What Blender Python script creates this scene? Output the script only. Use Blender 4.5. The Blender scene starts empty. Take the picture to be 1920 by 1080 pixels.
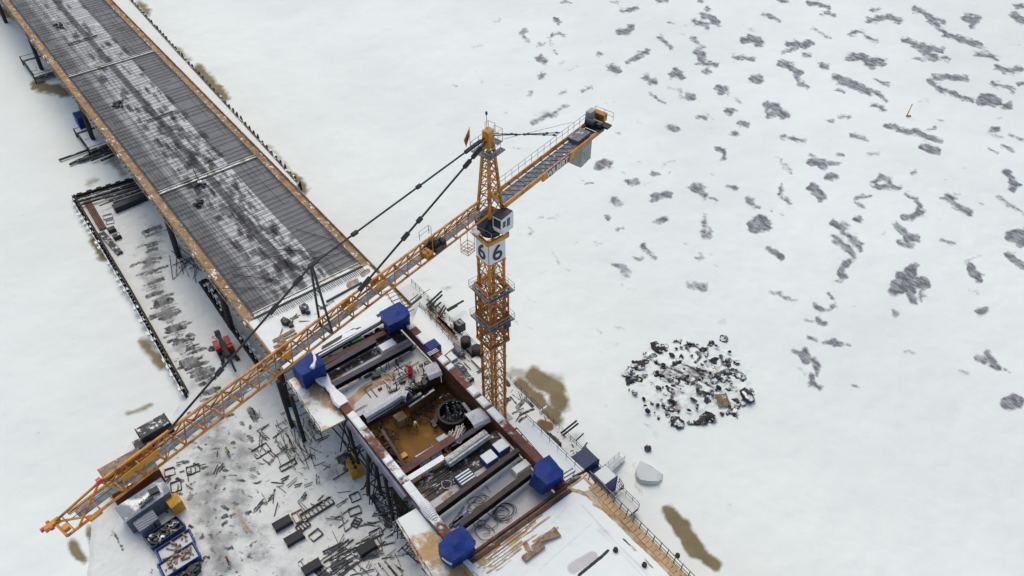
import bpy, bmesh, math, random
import numpy as np
from mathutils import Vector, Matrix
random.seed(7); rng = np.random.default_rng(11)
sc = bpy.context.scene
COL = sc.collection
# ------------------------------------------------------------------ camera, sky, sun, exposure
F = 1493.0; TH = math.radians(44.0); H = 94.0
CT, ST = math.cos(TH), math.sin(TH)
cd = bpy.data.cameras.new('camera'); cam = bpy.data.objects.new('camera', cd); COL.objects.link(cam)
cd.sensor_width = 36.0; cd.lens = F / 1920 * 36; cd.clip_end = 20000; cd.clip_start = 0.5
cam.location = (0, 0, H); cam.rotation_euler = (math.radians(46), 0, 0)
sc.camera = cam
SUN_EL, SUN_AZ = 60.0, -20.0      # azimuth: degrees right of the viewing direction
w = bpy.data.worlds.new('World'); sc.world = w; w.use_nodes = True
nt = w.node_tree; bg = nt.nodes['Background']
sky = nt.nodes.new('ShaderNodeTexSky'); sky.sky_type = 'NISHITA'; sky.sun_disc = False
sky.sun_elevation = math.radians(SUN_EL); sky.sun_rotation = math.radians(SUN_AZ)
sky.air_density = 1.0; sky.dust_density = 3.0; sky.ozone_density = 0.6
nt.links.new(sky.outputs[0], bg.inputs[0]); bg.inputs[1].default_value = 0.15
sd = bpy.data.lights.new('sun', 'SUN'); sd.energy = 0.9; sd.angle = math.radians(38); sd.color = (1.0, 0.93, 0.78)
so = bpy.data.objects.new('sun', sd); COL.objects.link(so)
az, el = math.radians(SUN_AZ), math.radians(SUN_EL)
sdir = Vector((math.sin(az) * math.cos(el), math.cos(az) * math.cos(el), math.sin(el)))
so.rotation_euler = sdir.to_track_quat('Z', 'Y').to_euler(); so.location = (0, 0, 150)
vs = sc.view_settings; vs.view_transform = 'Standard'; vs.look = 'None'; vs.gamma = 1.0; vs.exposure = 0.15
vs.use_curve_mapping = False
# ------------------------------------------------------------------ frames
def P(px, py, z=0.0):
    """point of the plane z seen at photo pixel (1920 x 1080)"""
    v = py - 540; k = (H - z) / (F * ST + v * CT)
    return Vector(((px - 960) * k, (F * CT - v * ST) * k, z))
def proj(X, Y, Z):
    d = H - Z; dep = np.maximum(Y * CT + d * ST, 1.0)
    return 960 + F * X / dep, 540 + F * (d * CT - Y * ST) / dep
AB = math.radians(38.3)
UU = Vector((-math.sin(AB), math.cos(AB), 0)); VV = Vector((math.cos(AB), math.sin(AB), 0)); ZZ = Vector((0, 0, 1))
OO = P(469, 589, 12); OO.z = 0
def W(u, v, z=0.0): return OO + UU * u + VV * v + ZZ * z
def uv_of(p): q = p - OO; return q.dot(UU), q.dot(VV)
# ------------------------------------------------------------------ mesh builder
class MB:
    def __init__(s): s.v = []; s.f = []; s.m = []; s.mi = 0
    def add(s, vs, fs):
        n = len(s.v); s.v += [tuple(x) for x in vs]; s.f += [tuple(i + n for i in f) for f in fs]; s.m += [s.mi] * len(fs)
    def obox(s, c, ax, ay, az):
        """box: centre and three half vectors"""
        vs = [c + ax * i + ay * j + az * k for k in (-1, 1) for j in (-1, 1) for i in (-1, 1)]
        s.add(vs, [(0, 2, 3, 1), (4, 5, 7, 6), (0, 1, 5, 4), (2, 6, 7, 3), (0, 4, 6, 2), (1, 3, 7, 5)])
    def box(s, c, lx, ly, lz, ang=0.0):
        """box on its base centre, turned by ang (radians) about z"""
        ax = Vector((math.cos(ang), math.sin(ang), 0)); ay = Vector((-math.sin(ang), math.cos(ang), 0))
        s.obox(Vector(c) + ZZ * lz / 2, ax * lx / 2, ay * ly / 2, ZZ * lz / 2)
    def uvbox(s, u0, u1, v0, v1, z0, z1):
        s.obox(W((u0 + u1) / 2, (v0 + v1) / 2, (z0 + z1) / 2), UU * (u1 - u0) / 2, VV * (v1 - v0) / 2, ZZ * (z1 - z0) / 2)
    def beam(s, p, q, wd, ht, up=ZZ, off=0.0):
        """box bar from p to q, wd wide, ht high (off lifts it)"""
        p = Vector(p); q = Vector(q); d = q - p; L = d.length
        if L < 1e-6: return
        d /= L; sd = d.cross(up)
        if sd.length < 1e-3: sd = d.cross(Vector((1, 0, 0)))
        sd.normalize(); u2 = sd.cross(d)
        s.obox((p + q) / 2 + u2 * off, d * L / 2, sd * wd / 2, u2 * ht / 2)
    def tube(s, p, q, r, n=6, r2=None, cap=True):
        p = Vector(p); q = Vector(q); d = q - p
        if d.length < 1e-6: return
        d.normalize(); a = d.orthogonal().normalized(); b = d.cross(a); r2 = r if r2 is None else r2
        vs = []
        for c, rr in ((p, r), (q, r2)):
            for i in range(n):
                t = 2 * math.pi * i / n; vs.append(c + (a * math.cos(t) + b * math.sin(t)) * rr)
        fs = [(i, (i + 1) % n, n + (i + 1) % n, n + i) for i in range(n)]
        if cap: fs += [tuple(range(n))[::-1], tuple(range(n, 2 * n))]
        s.add(vs, fs)
    def path(s, pts, r, n=5):
        for a, b in zip(pts[:-1], pts[1:]): s.tube(a, b, r, n)
    def prism(s, top, bot):
        """closed solid between two loops of equal length"""
        n = len(top); s.add(list(bot) + list(top), [tuple(range(n))[::-1], tuple(range(n, 2 * n))] + [(i, (i + 1) % n, n + (i + 1) % n, n + i) for i in range(n)])
    def build(s, name, mats, parent=None, smooth=False):
        o = mesh_obj(name, s.v, s.f, mats, parent, s.m); 
        if smooth: o.data.shade_smooth()
        return o
def mesh_obj(name, verts, faces, mats, parent=None, mi=None):
    me = bpy.data.meshes.new(name)
    if parent is not None:
        l = parent.matrix_world.translation if parent.parent is None else Vector(parent['_org'])
        verts = [(x - l.x, y - l.y, z - l.z) for x, y, z in verts]
    me.from_pydata([tuple(x) for x in verts], [], faces)
    for m in (mats if isinstance(mats, (list, tuple)) else [mats]): me.materials.append(m)
    if mi and any(mi): me.polygons.foreach_set('material_index', mi)
    bm = bmesh.new(); bm.from_mesh(me); bmesh.ops.recalc_face_normals(bm, faces=bm.faces); bm.to_mesh(me); bm.free()
    me.update(); o = bpy.data.objects.new(name, me); COL.objects.link(o)
    if parent is not None:
        o.parent = parent
        o['_org'] = tuple(l)
    return o
def tag(o, label=None, cat=None, group=None, kind=None):
    if label: o['label'] = label
    if cat: o['category'] = cat
    if group: o['group'] = group
    if kind: o['kind'] = kind
    return o
ROOTS = []
def thing(name, label, cat, loc, group=None):
    o = bpy.data.objects.new(name, None); COL.objects.link(o); o.location = loc; o.empty_display_size = 0.3
    o.matrix_world = Matrix.Translation(Vector(loc)); return tag(o, label, cat, group)
def rebase(o):
    """give a one-mesh thing its origin at its base"""
    me = o.data; n = len(me.vertices); a = np.empty(n * 3, 'f'); me.vertices.foreach_get('co', a); a = a.reshape(-1, 3)
    c = np.array([a[:, 0].mean(), a[:, 1].mean(), a[:, 2].min()], 'f'); me.vertices.foreach_set('co', (a - c).ravel()); me.update()
    o.location = [float(x) for x in c]; return o
def single(name, mb, mats, label, cat, group=None, kind=None, smooth=False):
    o = mb.build(name, mats, smooth=smooth); rebase(o); return tag(o, label, cat, group, kind)
# ------------------------------------------------------------------ materials
class NT:
    def __init__(s, name):
        s.mat = bpy.data.materials.new(name); s.mat.use_nodes = True; s.t = s.mat.node_tree; s.b = s.t.nodes['Principled BSDF']
        s.g = s.t.nodes.new('ShaderNodeNewGeometry')
    def n(s, typ, **kw):
        x = s.t.nodes.new(typ)
        for k, v in kw.items(): setattr(x, k, v)
        return x
    def l(s, a, b): s.t.links.new(a, b)
    def noise(s, scale, detail=4, rough=.6, vec=None, dist=0.0):
        x = s.n('ShaderNodeTexNoise'); x.inputs['Scale'].default_value = scale; x.inputs['Detail'].default_value = detail
        x.inputs['Roughness'].default_value = rough; x.inputs['Distortion'].default_value = dist
        s.l(vec if vec is not None else s.g.outputs['Position'], x.inputs['Vector']); return x.outputs['Fac']
    def math(s, op, a, b=None, c=None, clamp=False):
        x = s.n('ShaderNodeMath', operation=op, use_clamp=clamp)
        for i, v in enumerate((a, b, c)):
            if v is None: continue
            if isinstance(v, (int, float)): x.inputs[i].default_value = v
            else: s.l(v, x.inputs[i])
        return x.outputs[0]
    def step(s, v, lo, hi):
        x = s.n('ShaderNodeMapRange', interpolation_type='SMOOTHSTEP'); s.l(v, x.inputs[0])
        x.inputs[1].default_value = lo; x.inputs[2].default_value = hi; return x.outputs[0]
    def mix(s, f, a, b, mode='MIX'):
        x = s.n('ShaderNodeMix', data_type='RGBA', blend_type=mode)
        for i, v in ((0, f), (6, a), (7, b)):
            if isinstance(v, (int, float)): x.inputs[i].default_value = v
            elif isinstance(v, (tuple, list)): x.inputs[i].default_value = (*v, 1)
            else: s.l(v, x.inputs[i])
        return x.outputs[2]
    def rot(s, ang, scale=(1, 1, 1)):
        m = s.n('ShaderNodeMapping'); m.inputs['Rotation'].default_value = (0, 0, ang); m.inputs['Scale'].default_value = scale
        s.l(s.g.outputs['Position'], m.inputs['Vector']); return m.outputs[0]
    def rot2(s, ang, stretch):
        m = s.n('ShaderNodeMapping', vector_type='TEXTURE'); m.inputs['Rotation'].default_value = (0, 0, ang); m.inputs['Scale'].default_value = (*stretch, 1)
        s.l(s.g.outputs['Position'], m.inputs['Vector']); return m.outputs[0]
    def done(s, col, rough=.6, metal=0.0, bump=None, bstr=.3, bdist=.05, spec=None):
        if isinstance(col, (tuple, list)): s.b.inputs['Base Color'].default_value = (*col, 1)
        else: s.l(col, s.b.inputs['Base Color'])
        if isinstance(rough, (int, float)): s.b.inputs['Roughness'].default_value = rough
        else: s.l(rough, s.b.inputs['Roughness'])
        s.b.inputs['Metallic'].default_value = metal
        if spec is not None: s.b.inputs['Specular IOR Level'].default_value = spec
        if bump is not None:
            x = s.n('ShaderNodeBump'); x.inputs['Strength'].default_value = bstr; x.inputs['Distance'].default_value = bdist
            s.l(bump, x.inputs['Height']); s.l(x.outputs[0], s.b.inputs['Normal'])
        return s.mat
SNOW = (0.785, 0.815, 0.755)
def simple(name, col, rough=.6, metal=0.0, var=.35, scale=.8, snow=0.0, snow_scale=.7, rust=None, rust_amt=.5):
    """paint or metal with blotchy wear; snow: how much of the upward faces carries snow"""
    t = NT(name); n = t.noise(scale, 6, .65)
    c = t.mix(t.step(n, .3, .7), tuple(x * (1 - var) for x in col), tuple(min(1, x * (1 + var)) for x in col))
    if rust:
        r = t.noise(scale * 2.3, 8, .75); c = t.mix(t.step(r, 1 - rust_amt - .06, 1 - rust_amt + .1), c, rust)
    rg = rough
    if snow > 0:
        s1 = t.noise(snow_scale, 7, .68); sp = t.n('ShaderNodeSeparateXYZ'); t.l(t.g.outputs['Normal'], sp.inputs[0])
        k = t.math('MULTIPLY', t.step(s1, 1 - snow - .05, 1 - snow + .07), t.step(sp.outputs[2], .45, .8)); c = t.mix(k, c, SNOW)
    return t.done(c, rg, metal, n, .15, .02)
def snow_mat(name='snow', col=SNOW, dirt=None, dirt_lo=.6, scale=.5):
    t = NT(name); n = t.noise(.25, 6, .6); f = t.noise(2.2, 6, .7)
    c = t.mix(t.step(n, .3, .7), tuple(x * .95 for x in col), col)
    if dirt: c = t.mix(t.step(t.noise(scale, 9, .72), dirt_lo, dirt_lo + .08), c, dirt)
    return t.done(c, .75, 0, t.math('ADD', n, t.math('MULTIPLY', f, .25)), .5, .25, .2)
M = {}
M['snow'] = snow_mat()
M['snow_sand'] = snow_mat('snow_sand', SNOW, (.42, .29, .16), .60, .22)
M['snow_grey'] = snow_mat('snow_grey', (.60, .62, .58), (.30, .27, .25), .66, .6)
M['orange'] = simple('crane_orange_paint', (.53, .205, .017), .5, 0, .25, .5, rust=(.15, .05, .016), rust_amt=.46)
M['orange_dark'] = simple('weathered_orange_paint', (.36, .115, .012), .55, 0, .3, .6, rust=(.10, .04, .015), rust_amt=.45)
M['amber'] = simple('amber_paint', (.52, .22, .012), .5, 0, .2, .7)
M['dark'] = simple('dark_steel', (.022, .023, .028), .55, .2, .4, 1.2)
M['dark_snow'] = simple('dark_steel_with_snow', (.026, .025, .028), .6, .1, .4, 1.0, snow=.42, snow_scale=1.1)
M['black'] = simple('black_rubber', (.012, .012, .014), .7, 0, .3, 1)
M['galv'] = simple('galvanised_steel', (.30, .31, .33), .5, .4, .2, 2)
M['walk'] = simple('walkway_grating', (.13, .145, .16), .6, .2, .45, 2.5, snow=.36, snow_scale=1.3)
M['white'] = simple('white_paint', (.72, .72, .70), .5, 0, .06, .8)
M['concrete'] = simple('concrete', (.36, .36, .34), .85, 0, .2, 1.0)
M['glass'] = simple('dark_glass', (.02, .025, .03), .08, 0, .1, 1)
M['navy'] = simple('navy_letter_paint', (.006, .008, .03), .5, 0, .1, 1)
M['blue'] = simple('blue_paint', (.008, .035, .20), .5, 0, .3, .8, snow=.2)
M['darkblue'] = simple('dark_blue_paint', (.010, .025, .085), .5, 0, .3, .8, snow=.12)
M['rust'] = simple('rust_red_steel', (.125, .036, .018), .7, 0, .4, .9, snow=.47, snow_scale=.28)
M['rust_r'] = simple('rust_red_girder', (.12, .034, .018), .7, 0, .4, .9, snow=.36, snow_scale=.3)
M['rust_plain'] = simple('rust_brown_steel', (.10, .04, .025), .75, 0, .5, .9, snow=.30, snow_scale=.5)
M['girder'] = simple('brown_black_girder', (.034, .020, .016), .6, .1, .5, .8, snow=.10, snow_scale=.8)
M['girder_blue'] = simple('blue_black_girder', (.014, .016, .028), .55, .2, .4, .8, snow=.10, snow_scale=.6)
M['pile'] = simple('rusted_sheet_pile', (.020, .015, .013), .8, 0, .5, 1.2)
M['greypipe'] = simple('grey_pipe_steel', (.13, .14, .17), .5, .3, .25, .5, snow=.30, snow_scale=.4)
M['ply'] = simple('tan_plywood', (.46, .30, .15), .7, 0, .22, .5, snow=.3, snow_scale=.5)
M['ply_bare'] = simple('bare_tan_boards', (.46, .31, .16), .75, 0, .25, .9, snow=.46, snow_scale=.35)
M['timber'] = simple('grey_brown_timber', (.26, .18, .11), .8, 0, .45, 1.5, snow=.36, snow_scale=.8)
M['timber_dark'] = simple('dark_wet_timber', (.06, .045, .035), .8, 0, .5, 1.5, snow=.40, snow_scale=1.1)
M['red'] = simple('red_paint', (.42, .02, .018), .5, 0, .3, .9)
M['red_snow'] = simple('red_paint_with_snow', (.33, .016, .02), .5, 0, .35, .9, snow=.35, snow_scale=1.6)
M['yellow'] = simple('yellow_paint', (.52, .26, .015), .55, 0, .3, .9, rust=(.12, .06, .03), rust_amt=.38)
M['green'] = simple('green_tarpaulin', (.008, .10, .035), .6, 0, .3, 1)
M['bark'] = simple('frosted_bark', (.52, .50, .45), .85, 0, .35, 2, rust=(.10, .08, .07), rust_amt=.42)
M['rebar'] = simple('rebar_steel', (.030, .028, .034), .7, .3, .4, 1.5)
M['rock'] = simple('dark_rock', (.022, .019, .020), .85, 0, .6, 1.2, snow=.47, snow_scale=.8)
M['skin'] = simple('skin', (.45, .26, .18), .6, 0, .1, 3)
M['hivis'] = simple('yellow_green_hi_vis_cloth', (.50, .62, .03), .7, 0, .15, 3)
M['trouser'] = simple('dark_work_trousers', (.03, .05, .05), .8, 0, .3, 3)
M['lamp'] = simple('red_lamp_glass', (.55, .02, .02), .3, 0, .1, 2)
def tarp(name, col):
    t = NT(name); wv = t.noise(1.1, 4, .55, t.rot(.5, (1, 1, .35))); n2 = t.noise(.5, 3)
    c = t.mix(t.step(n2, .35, .65), tuple(x * .8 for x in col), tuple(x * 1.15 for x in col))
    return t.done(c, .5, 0, wv, .35, .3, .18)
M['tarp'] = tarp('blue_tarpaulin', (.003, .027, .165))
def corr(name, col, freq=9.0, ang=AB):
    """profiled white sheeting: ribs across the bridge"""
    t = NT(name); m = t.rot(-ang); wv = t.n('ShaderNodeTexWave', wave_type='BANDS', bands_direction='X'); wv.inputs['Scale'].default_value = freq / 6
    wv.inputs['Distortion'].default_value = .4; t.l(m, wv.inputs['Vector']); n = t.noise(.7, 6)
    c = t.mix(t.step(n, .35, .6), tuple(x * .75 for x in col), col); c = t.mix(t.math('MULTIPLY', wv.outputs['Fac'], .35), c, (.25, .25, .27))
    return t.done(c, .55, 0, wv.outputs['Fac'], .8, .08)
M['sheet'] = corr('profiled_white_sheeting', (.70, .70, .70))
M['rib_blue'] = corr('ribbed_blue_steel', (.010, .030, .10), 9, AB + math.pi / 2)
M['rib_grey'] = corr('ribbed_grey_roofing', (.20, .22, .25), 6, AB + math.pi / 2)
# ------------------------------------------------------------------ noise and painting in numpy
_LAT = rng.random((256, 256))
def vnoise(x, y):
    xi = np.floor(x).astype(int); yi = np.floor(y).astype(int); fx = x - xi; fy = y - yi
    fx = fx * fx * (3 - 2 * fx); fy = fy * fy * (3 - 2 * fy)
    g = lambda i, j: _LAT[(xi + i) % 256, (yi + j) % 256]
    return (g(0, 0) * (1 - fx) + g(1, 0) * fx) * (1 - fy) + (g(0, 1) * (1 - fx) + g(1, 1) * fx) * fy
def fbm(x, y, o=4):
    s = 0; a = .5; t = 0
    for i in range(o): s = s + a * vnoise(x + 17.3 * i, y - 9.1 * i); t += a; a *= .5; x = x * 2.03; y = y * 2.03
    return s / t
def strokes(px, py, shapes, soft):
    """shapes: (strength, radius, [(x,y)...]) in photo pixels of this plane; returns the strongest cover"""
    out = np.zeros_like(px)
    for st, r, pts in shapes:
        xs = [p[0] for p in pts]; ys = [p[1] for p in pts]; mgn = r + soft * 1.1
        k = np.nonzero((px > min(xs) - mgn) & (px < max(xs) + mgn) & (py > min(ys) - mgn) & (py < max(ys) + mgn))[0]
        if len(k) == 0: continue
        X = px[k]; Y = py[k]; d = np.full(len(k), 1e9)
        pp = pts if len(pts) > 1 else [pts[0], (pts[0][0] + .5, pts[0][1])]
        for (x0, y0), (x1, y1) in zip(pp[:-1], pp[1:]):
            dx, dy = x1 - x0, y1 - y0; t = np.clip(((X - x0) * dx + (Y - y0) * dy) / (dx * dx + dy * dy + 1e-9), 0, 1)
            d = np.minimum(d, np.hypot(X - x0 - t * dx, Y - y0 - t * dy))
        out[k] = np.maximum(out[k], st * np.clip(.5 - (d - r) / (2 * soft), 0, 1))
    return out
def grid_sheet(name, xs, ys, zfun, layers, mat, keep=None, warp=3.0, parent=None, frame=None):
    """a sheet over the lines xs, ys (world, or bridge frame) with the painted cover in the attribute 'paint'"""
    A, B = np.meshgrid(xs, ys); nx, ny = len(xs), len(ys); A = A.ravel(); B = B.ravel()
    if frame == 'uv': X = OO.x + UU.x * A + VV.x * B; Y = OO.y + UU.y * A + VV.y * B
    else: X, Y = A, B
    Z = zfun(X, Y) if callable(zfun) else np.full(len(X), float(zfun))
    px, py = proj(X, Y, Z)
    wx = (fbm(X * .9, Y * .9) - .5) * 2 * warp; wy = (fbm(X * .9 + 40, Y * .9 + 7) - .5) * 2 * warp * .8
    colr = np.zeros((len(X), 4), 'f'); colr[:, 3] = 1
    for i, (shapes, soft) in enumerate(layers): colr[:, i] = strokes(px + wx, py + wy, shapes, soft)
    i = np.arange((nx - 1) * (ny - 1)); r, c = i // (nx - 1), i % (nx - 1); a = r * nx + c
    fc = np.stack([a, a + 1, a + nx + 1, a + nx], 1)
    if frame == 'uv': fc = fc[:, ::-1]
    if keep is not None:
        q = keep(A, B); fc = fc[q[fc].all(1)]
        used = np.unique(fc); remap = np.full(len(X), -1); remap[used] = np.arange(len(used)); fc = remap[fc]; X, Y, Z, colr = X[used], Y[used], Z[used], colr[used]
    me = bpy.data.meshes.new(name); me.vertices.add(len(X)); me.vertices.foreach_set('co', np.stack([X, Y, Z], 1).astype('f').ravel())
    me.loops.add(len(fc) * 4); me.loops.foreach_set('vertex_index', fc.astype('i').ravel())
    me.polygons.add(len(fc)); me.polygons.foreach_set('loop_start', np.arange(0, len(fc) * 4, 4, dtype='i'))
    me.update(calc_edges=True); me.validate()
    at = me.attributes.new('paint', 'FLOAT_COLOR', 'POINT'); at.data.foreach_set('color', colr.ravel())
    me.materials.append(mat); me.shade_smooth(); o = bpy.data.objects.new(name, me); COL.objects.link(o)
    if parent is not None: o.parent = parent; o.matrix_parent_inverse = parent.matrix_world.inverted()
    return o
def ground_mat(name, base, c_r, c_g, c_b, n_r=1.0, amp=.9, base_dirt=None, sc_r=1.3, bump=.3, g_amp=None, g_max=1.0):
    """surface with three painted covers of their own colours, broken up by noise"""
    t = NT(name); at = t.n('ShaderNodeAttribute', attribute_name='paint'); sp = t.n('ShaderNodeSeparateColor'); t.l(at.outputs['Color'], sp.inputs[0])
    big = t.noise(.02, 4); mid = t.noise(.35, 7, .66); fine = t.noise(sc_r, 8, .72)
    streak = t.noise(.9, 6, .7, t.rot2(-.6, (3.2, 1)))
    if g_amp == .35: fine = t.math('ADD', t.math('MULTIPLY', t.noise(1.0, 8, .7, t.rot2(-.62, (2.2, 1.0))), .55), t.math('MULTIPLY', t.noise(.42, 6, .62), .45))
    c = t.mix(t.step(big, .35, .65), tuple(x * .95 for x in base), tuple(min(1, x * 1.03) for x in base))
    c = t.mix(t.math('MULTIPLY', t.step(mid, .48, .75), .10), c, tuple(x * .7 for x in base))
    if base_dirt: c = t.mix(t.math('MULTIPLY', t.step(t.noise(.8, 9, .74), .57, .66), .8), c, base_dirt)
    for i, (cc, sm) in enumerate(((c_r, fine), (c_g, mid), (c_b, streak))):
        k = t.math('ADD', sp.outputs[i], t.math('MULTIPLY', t.math('SUBTRACT', sm, .5), amp if i != 1 or g_amp is None else g_amp))
        f = (t.step(k, .40, .64) if g_amp != .35 else t.step(k, .34, .78)) if i != 1 else t.math('MULTIPLY', t.step(k, .15, .95) if g_amp != .35 else t.step(k, .18, .72), g_max)
        f = t.math('MULTIPLY', f, t.step(sp.outputs[i], .02, .12))
        c2 = t.mix(t.step(streak if i == 0 else fine, .42, .68), tuple(x * .82 for x in cc), tuple(min(1, x * 1.35) for x in cc))
        if i == 0: f = t.math('MULTIPLY', f, t.math('ADD', .62, t.math('MULTIPLY', t.step(t.noise(.9, 7, .72, t.rot2(-1.0, (2.0, .9))), .62, .42), .38)))
        if i == 1: c2 = t.mix(t.step(mid, .3, .7), tuple(x * .85 for x in cc), tuple(min(1, x * 1.12) for x in cc))
        c = t.mix(f, c, c2)
    return t.done(c, .72, 0, t.math('ADD', mid, t.math('MULTIPLY', fine, .3)), bump, .3, .25)
def ZM(ox, oy, rows, k=4.0):
    """strokes read off an enlargement at (ox, oy)"""
    out = []
    for row in rows:
        r = row[0]; st = 1.0; pts = row[1:]
        if isinstance(r, tuple): r, st = r
        out.append((st, r, [(ox + pts[i] / k, oy + pts[i + 1] / k) for i in range(0, len(pts), 2)]))
    return out
# ------------------------------------------------------------------ river ice
bare = []; rs0 = random.Random(8)
bare += ZM(960, 0, [(5,820,78,880,80,930,58),(3,380,10,430,25),(4,750,8,800,18),(4,1090,5,1160,10),(3,1400,5,1430,8),(5,325,140,350,165),(5,60,255,95,230),(5,80,260,110,310),
 (5,285,290,310,260,340,250,390,270),(3,280,325,300,335),(4,310,380,335,395),(6,205,440,245,460),(8,225,572),(4,640,405,665,408),(8,740,500,790,535),(7,810,240,850,235,890,210),
 ((6,.85),870,465,930,435,1010,385),(7,1105,280,1150,315,1185,360),(2,1170,168,1215,180),(6,1375,170,1440,185,1470,205),(6,1430,118,1490,125,1520,170,1550,175),(4,1465,65),(4,1340,285,1400,320),
 (7,1390,380,1400,420,1440,410),(5,1425,355),(4,1400,455,1470,475,1530,490),(4,1435,535,1480,535,1465,510),(7,1670,430,1740,430,1810,445),(9,1740,300,1800,290,1860,325),((4,.7),1770,215,1820,220),
 ((6,.75),1890,110),(10,1200,560,1230,540,1270,570),(9,1000,580,1040,620,1070,610),(4,1050,700,1100,745,1140,770),(7,1320,725,1350,730),(8,1545,660,1580,690),((7,.75),1600,660,1630,700),(7,1800,600,1850,590),
 (6,1605,835,1660,830,1640,855),(7,1400,875,1450,885),(5,1710,920,1765,940),(6,1660,1000,1690,1000),(8,1180,950,1230,965),((4,.7),940,915,980,925),((4,.55),970,795,1010,820),(5,120,715,155,690),(5,375,695,400,690),
 (4,530,680,580,655),((8,.75),180,910,230,870,320,855),((5,.75),350,820,410,790),((5,.85),465,518),(6,1910,780,1915,870),((4,.5),700,780,770,770)])
bare += ZM(1440, 0, [(4,85,10,150,10),(5,300,20,370,30,450,55),(4,400,105,450,95,505,125),(3,0,115,90,155),(3,780,70,830,72),(6,745,152,800,150,870,135,920,120,990,155),(7,1090,70,1150,75,1200,120,1310,160),
 (6,1210,160,1260,190,1330,250,1430,290,1530,320,1600,340),(6,1560,405,1640,420,1710,440),(4,1620,370,1680,410),(10,1480,130,1540,150,1570,140),(6,1530,190),(5,1850,45,1915,45),(9,1840,110,1910,160),
 (4,325,210,380,235,460,275),(5,615,255,690,235,740,275,810,310),(7,150,330,220,340,310,330),(4,220,370,110,392),(4,270,410,320,415),(8,610,430,700,425,760,465,860,465),(6,740,460,790,505),
 (7,1015,300,1070,320,1130,350),(10,1160,350,1200,400,1250,430),(5,1180,355,1300,375),(5,1095,437,1180,450),(3,1300,430,1360,450),(6,90,475,160,500,230,540),(6,190,560,230,610,300,660),(5,400,495,440,500),
 (7,500,580,560,605,640,635,750,690),(3,510,675,560,685),(4,770,675,830,700,885,755),(4,800,600,850,620,910,625),(6,1210,600,1250,580,1340,575,1420,575,1490,590),(5,1210,600,1260,650,1330,680,1430,720,1525,750),
 (4,1680,625,1750,640,1850,685),(7,1720,500,1800,530,1900,525),(10,1600,750,1660,740,1715,765),(6,1770,795,1820,785),(4,1880,625,1920,620),((5,.65),1130,765,1200,750),(4,770,785,830,795,870,820),
 (8,0,780,60,800,100,860,140,860),(8,0,850,40,850),(4,545,875,610,870,600,895),(3,450,905,495,908),(6,115,1030,170,1030,220,1045),(4,250,1060,285,1055),(4,620,1010,690,1030,745,1055),((4,.45),530,940,590,990),
 (5,890,945,970,965,1050,995,1120,990,1190,1030,1285,1055),(4,1210,975,1240,960),((4,.65),1275,910,1320,915),((9,.75),1680,970,1720,970),((7,.45),1660,1000,1750,1040),(3,1810,1010,1915,1050),((4,.65),1735,895)])
bare += ZM(1440, 270, [(6,1150,20,1200,30,1280,60),(5,1760,10,1840,50),(2,1660,38,1725,68),((4,.75),750,82,830,60),(3,535,78,560,78),(3,70,95,105,120),((8,.5),105,150,165,200),(5,315,75,350,110,400,125,460,145,540,153),
 (6,320,130,380,140,420,165),(7,450,248,510,240),(8,330,330,370,360,400,400),((5,.85),110,305,90,380,110,400,160,438),(5,30,495),(7,790,290,850,250,900,270,940,320,980,330),(7,800,310,830,330,910,325),(3,1030,370,1100,415),
 (9,1110,430,1140,470,1130,510),(8,1020,545,1080,540,1160,520),(5,660,400,700,395,760,395),(4,660,430,720,485),(8,1330,400,1380,420,1430,470,1510,515),(3,1390,375,1430,370),((5,.85),1080,220,1100,215),((4,.55),1420,190,1480,190),
 (7,1795,210,1830,270,1870,300,1830,340),((4,.85),1720,400,1840,480,1910,520),((7,.85),660,555,680,560),(6,495,595,540,630,560,660),((7,.75),550,580,610,620),(9,500,700,540,740,600,780,640,840),(9,600,690,650,720,690,775),
 ((7,.85),600,880,540,960,570,1000),(3,500,1030,560,1040),((8,.85),960,620,1020,670,1040,720),(6,1060,690,1110,710),((6,.75),980,745,1080,765),(4,1300,720,1400,745),(14,1830,690,1890,680,1900,720),(8,1810,830,1860,880,1915,910),
 ((7,.65),1490,890,1540,860,1580,850),(10,1520,930,1560,980,1580,1010),(12,1000,1010,1050,980,1080,940),(14,960,1060,1040,1060,1120,1040,1170,1050),((6,.85),0,580,0,640),(6,15,790,60,820,100,850),((4,.55),20,920,120,890)])
bare += ZM(1440, 540, [(4,0,30,80,40,130,65,200,98),(3,450,40,480,75),(7,365,130,410,155),(4,420,155,480,160,500,125),(7,490,140),(4,280,255,330,240),(6,370,235,420,260),(4,310,365,370,385),(6,430,405,480,400,550,420),(5,505,430),
 (3,590,415,615,430),(5,190,465,240,490),(10,270,490,290,530),(7,340,530,370,580,380,640),(8,330,660,340,720,380,750),((9,.55),230,600,280,640),(3,650,725,670,740),(12,940,20,1000,20),(10,1080,30,1090,90),((5,.85),1150,10,1160,90),
 (7,930,195,960,200),((6,.55),980,195,1020,205),((3,.65),900,350,960,375),((4,.65),1010,482,1090,480),(7,1580,180,1630,170),((5,.65),1660,180),(7,1570,530,1620,545),((8,.85),1640,490,1690,560,1720,600),((5,.45),1600,440,1620,500),
 ((3,.85),1440,630,1520,640),(2,1770,610,1815,640),(13,1790,860,1840,830,1880,860),(8,1830,890),(3,1810,910),((8,.45),1510,10,1580,50),((6,.35),40,700,150,720,210,770,240,860)])
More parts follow.
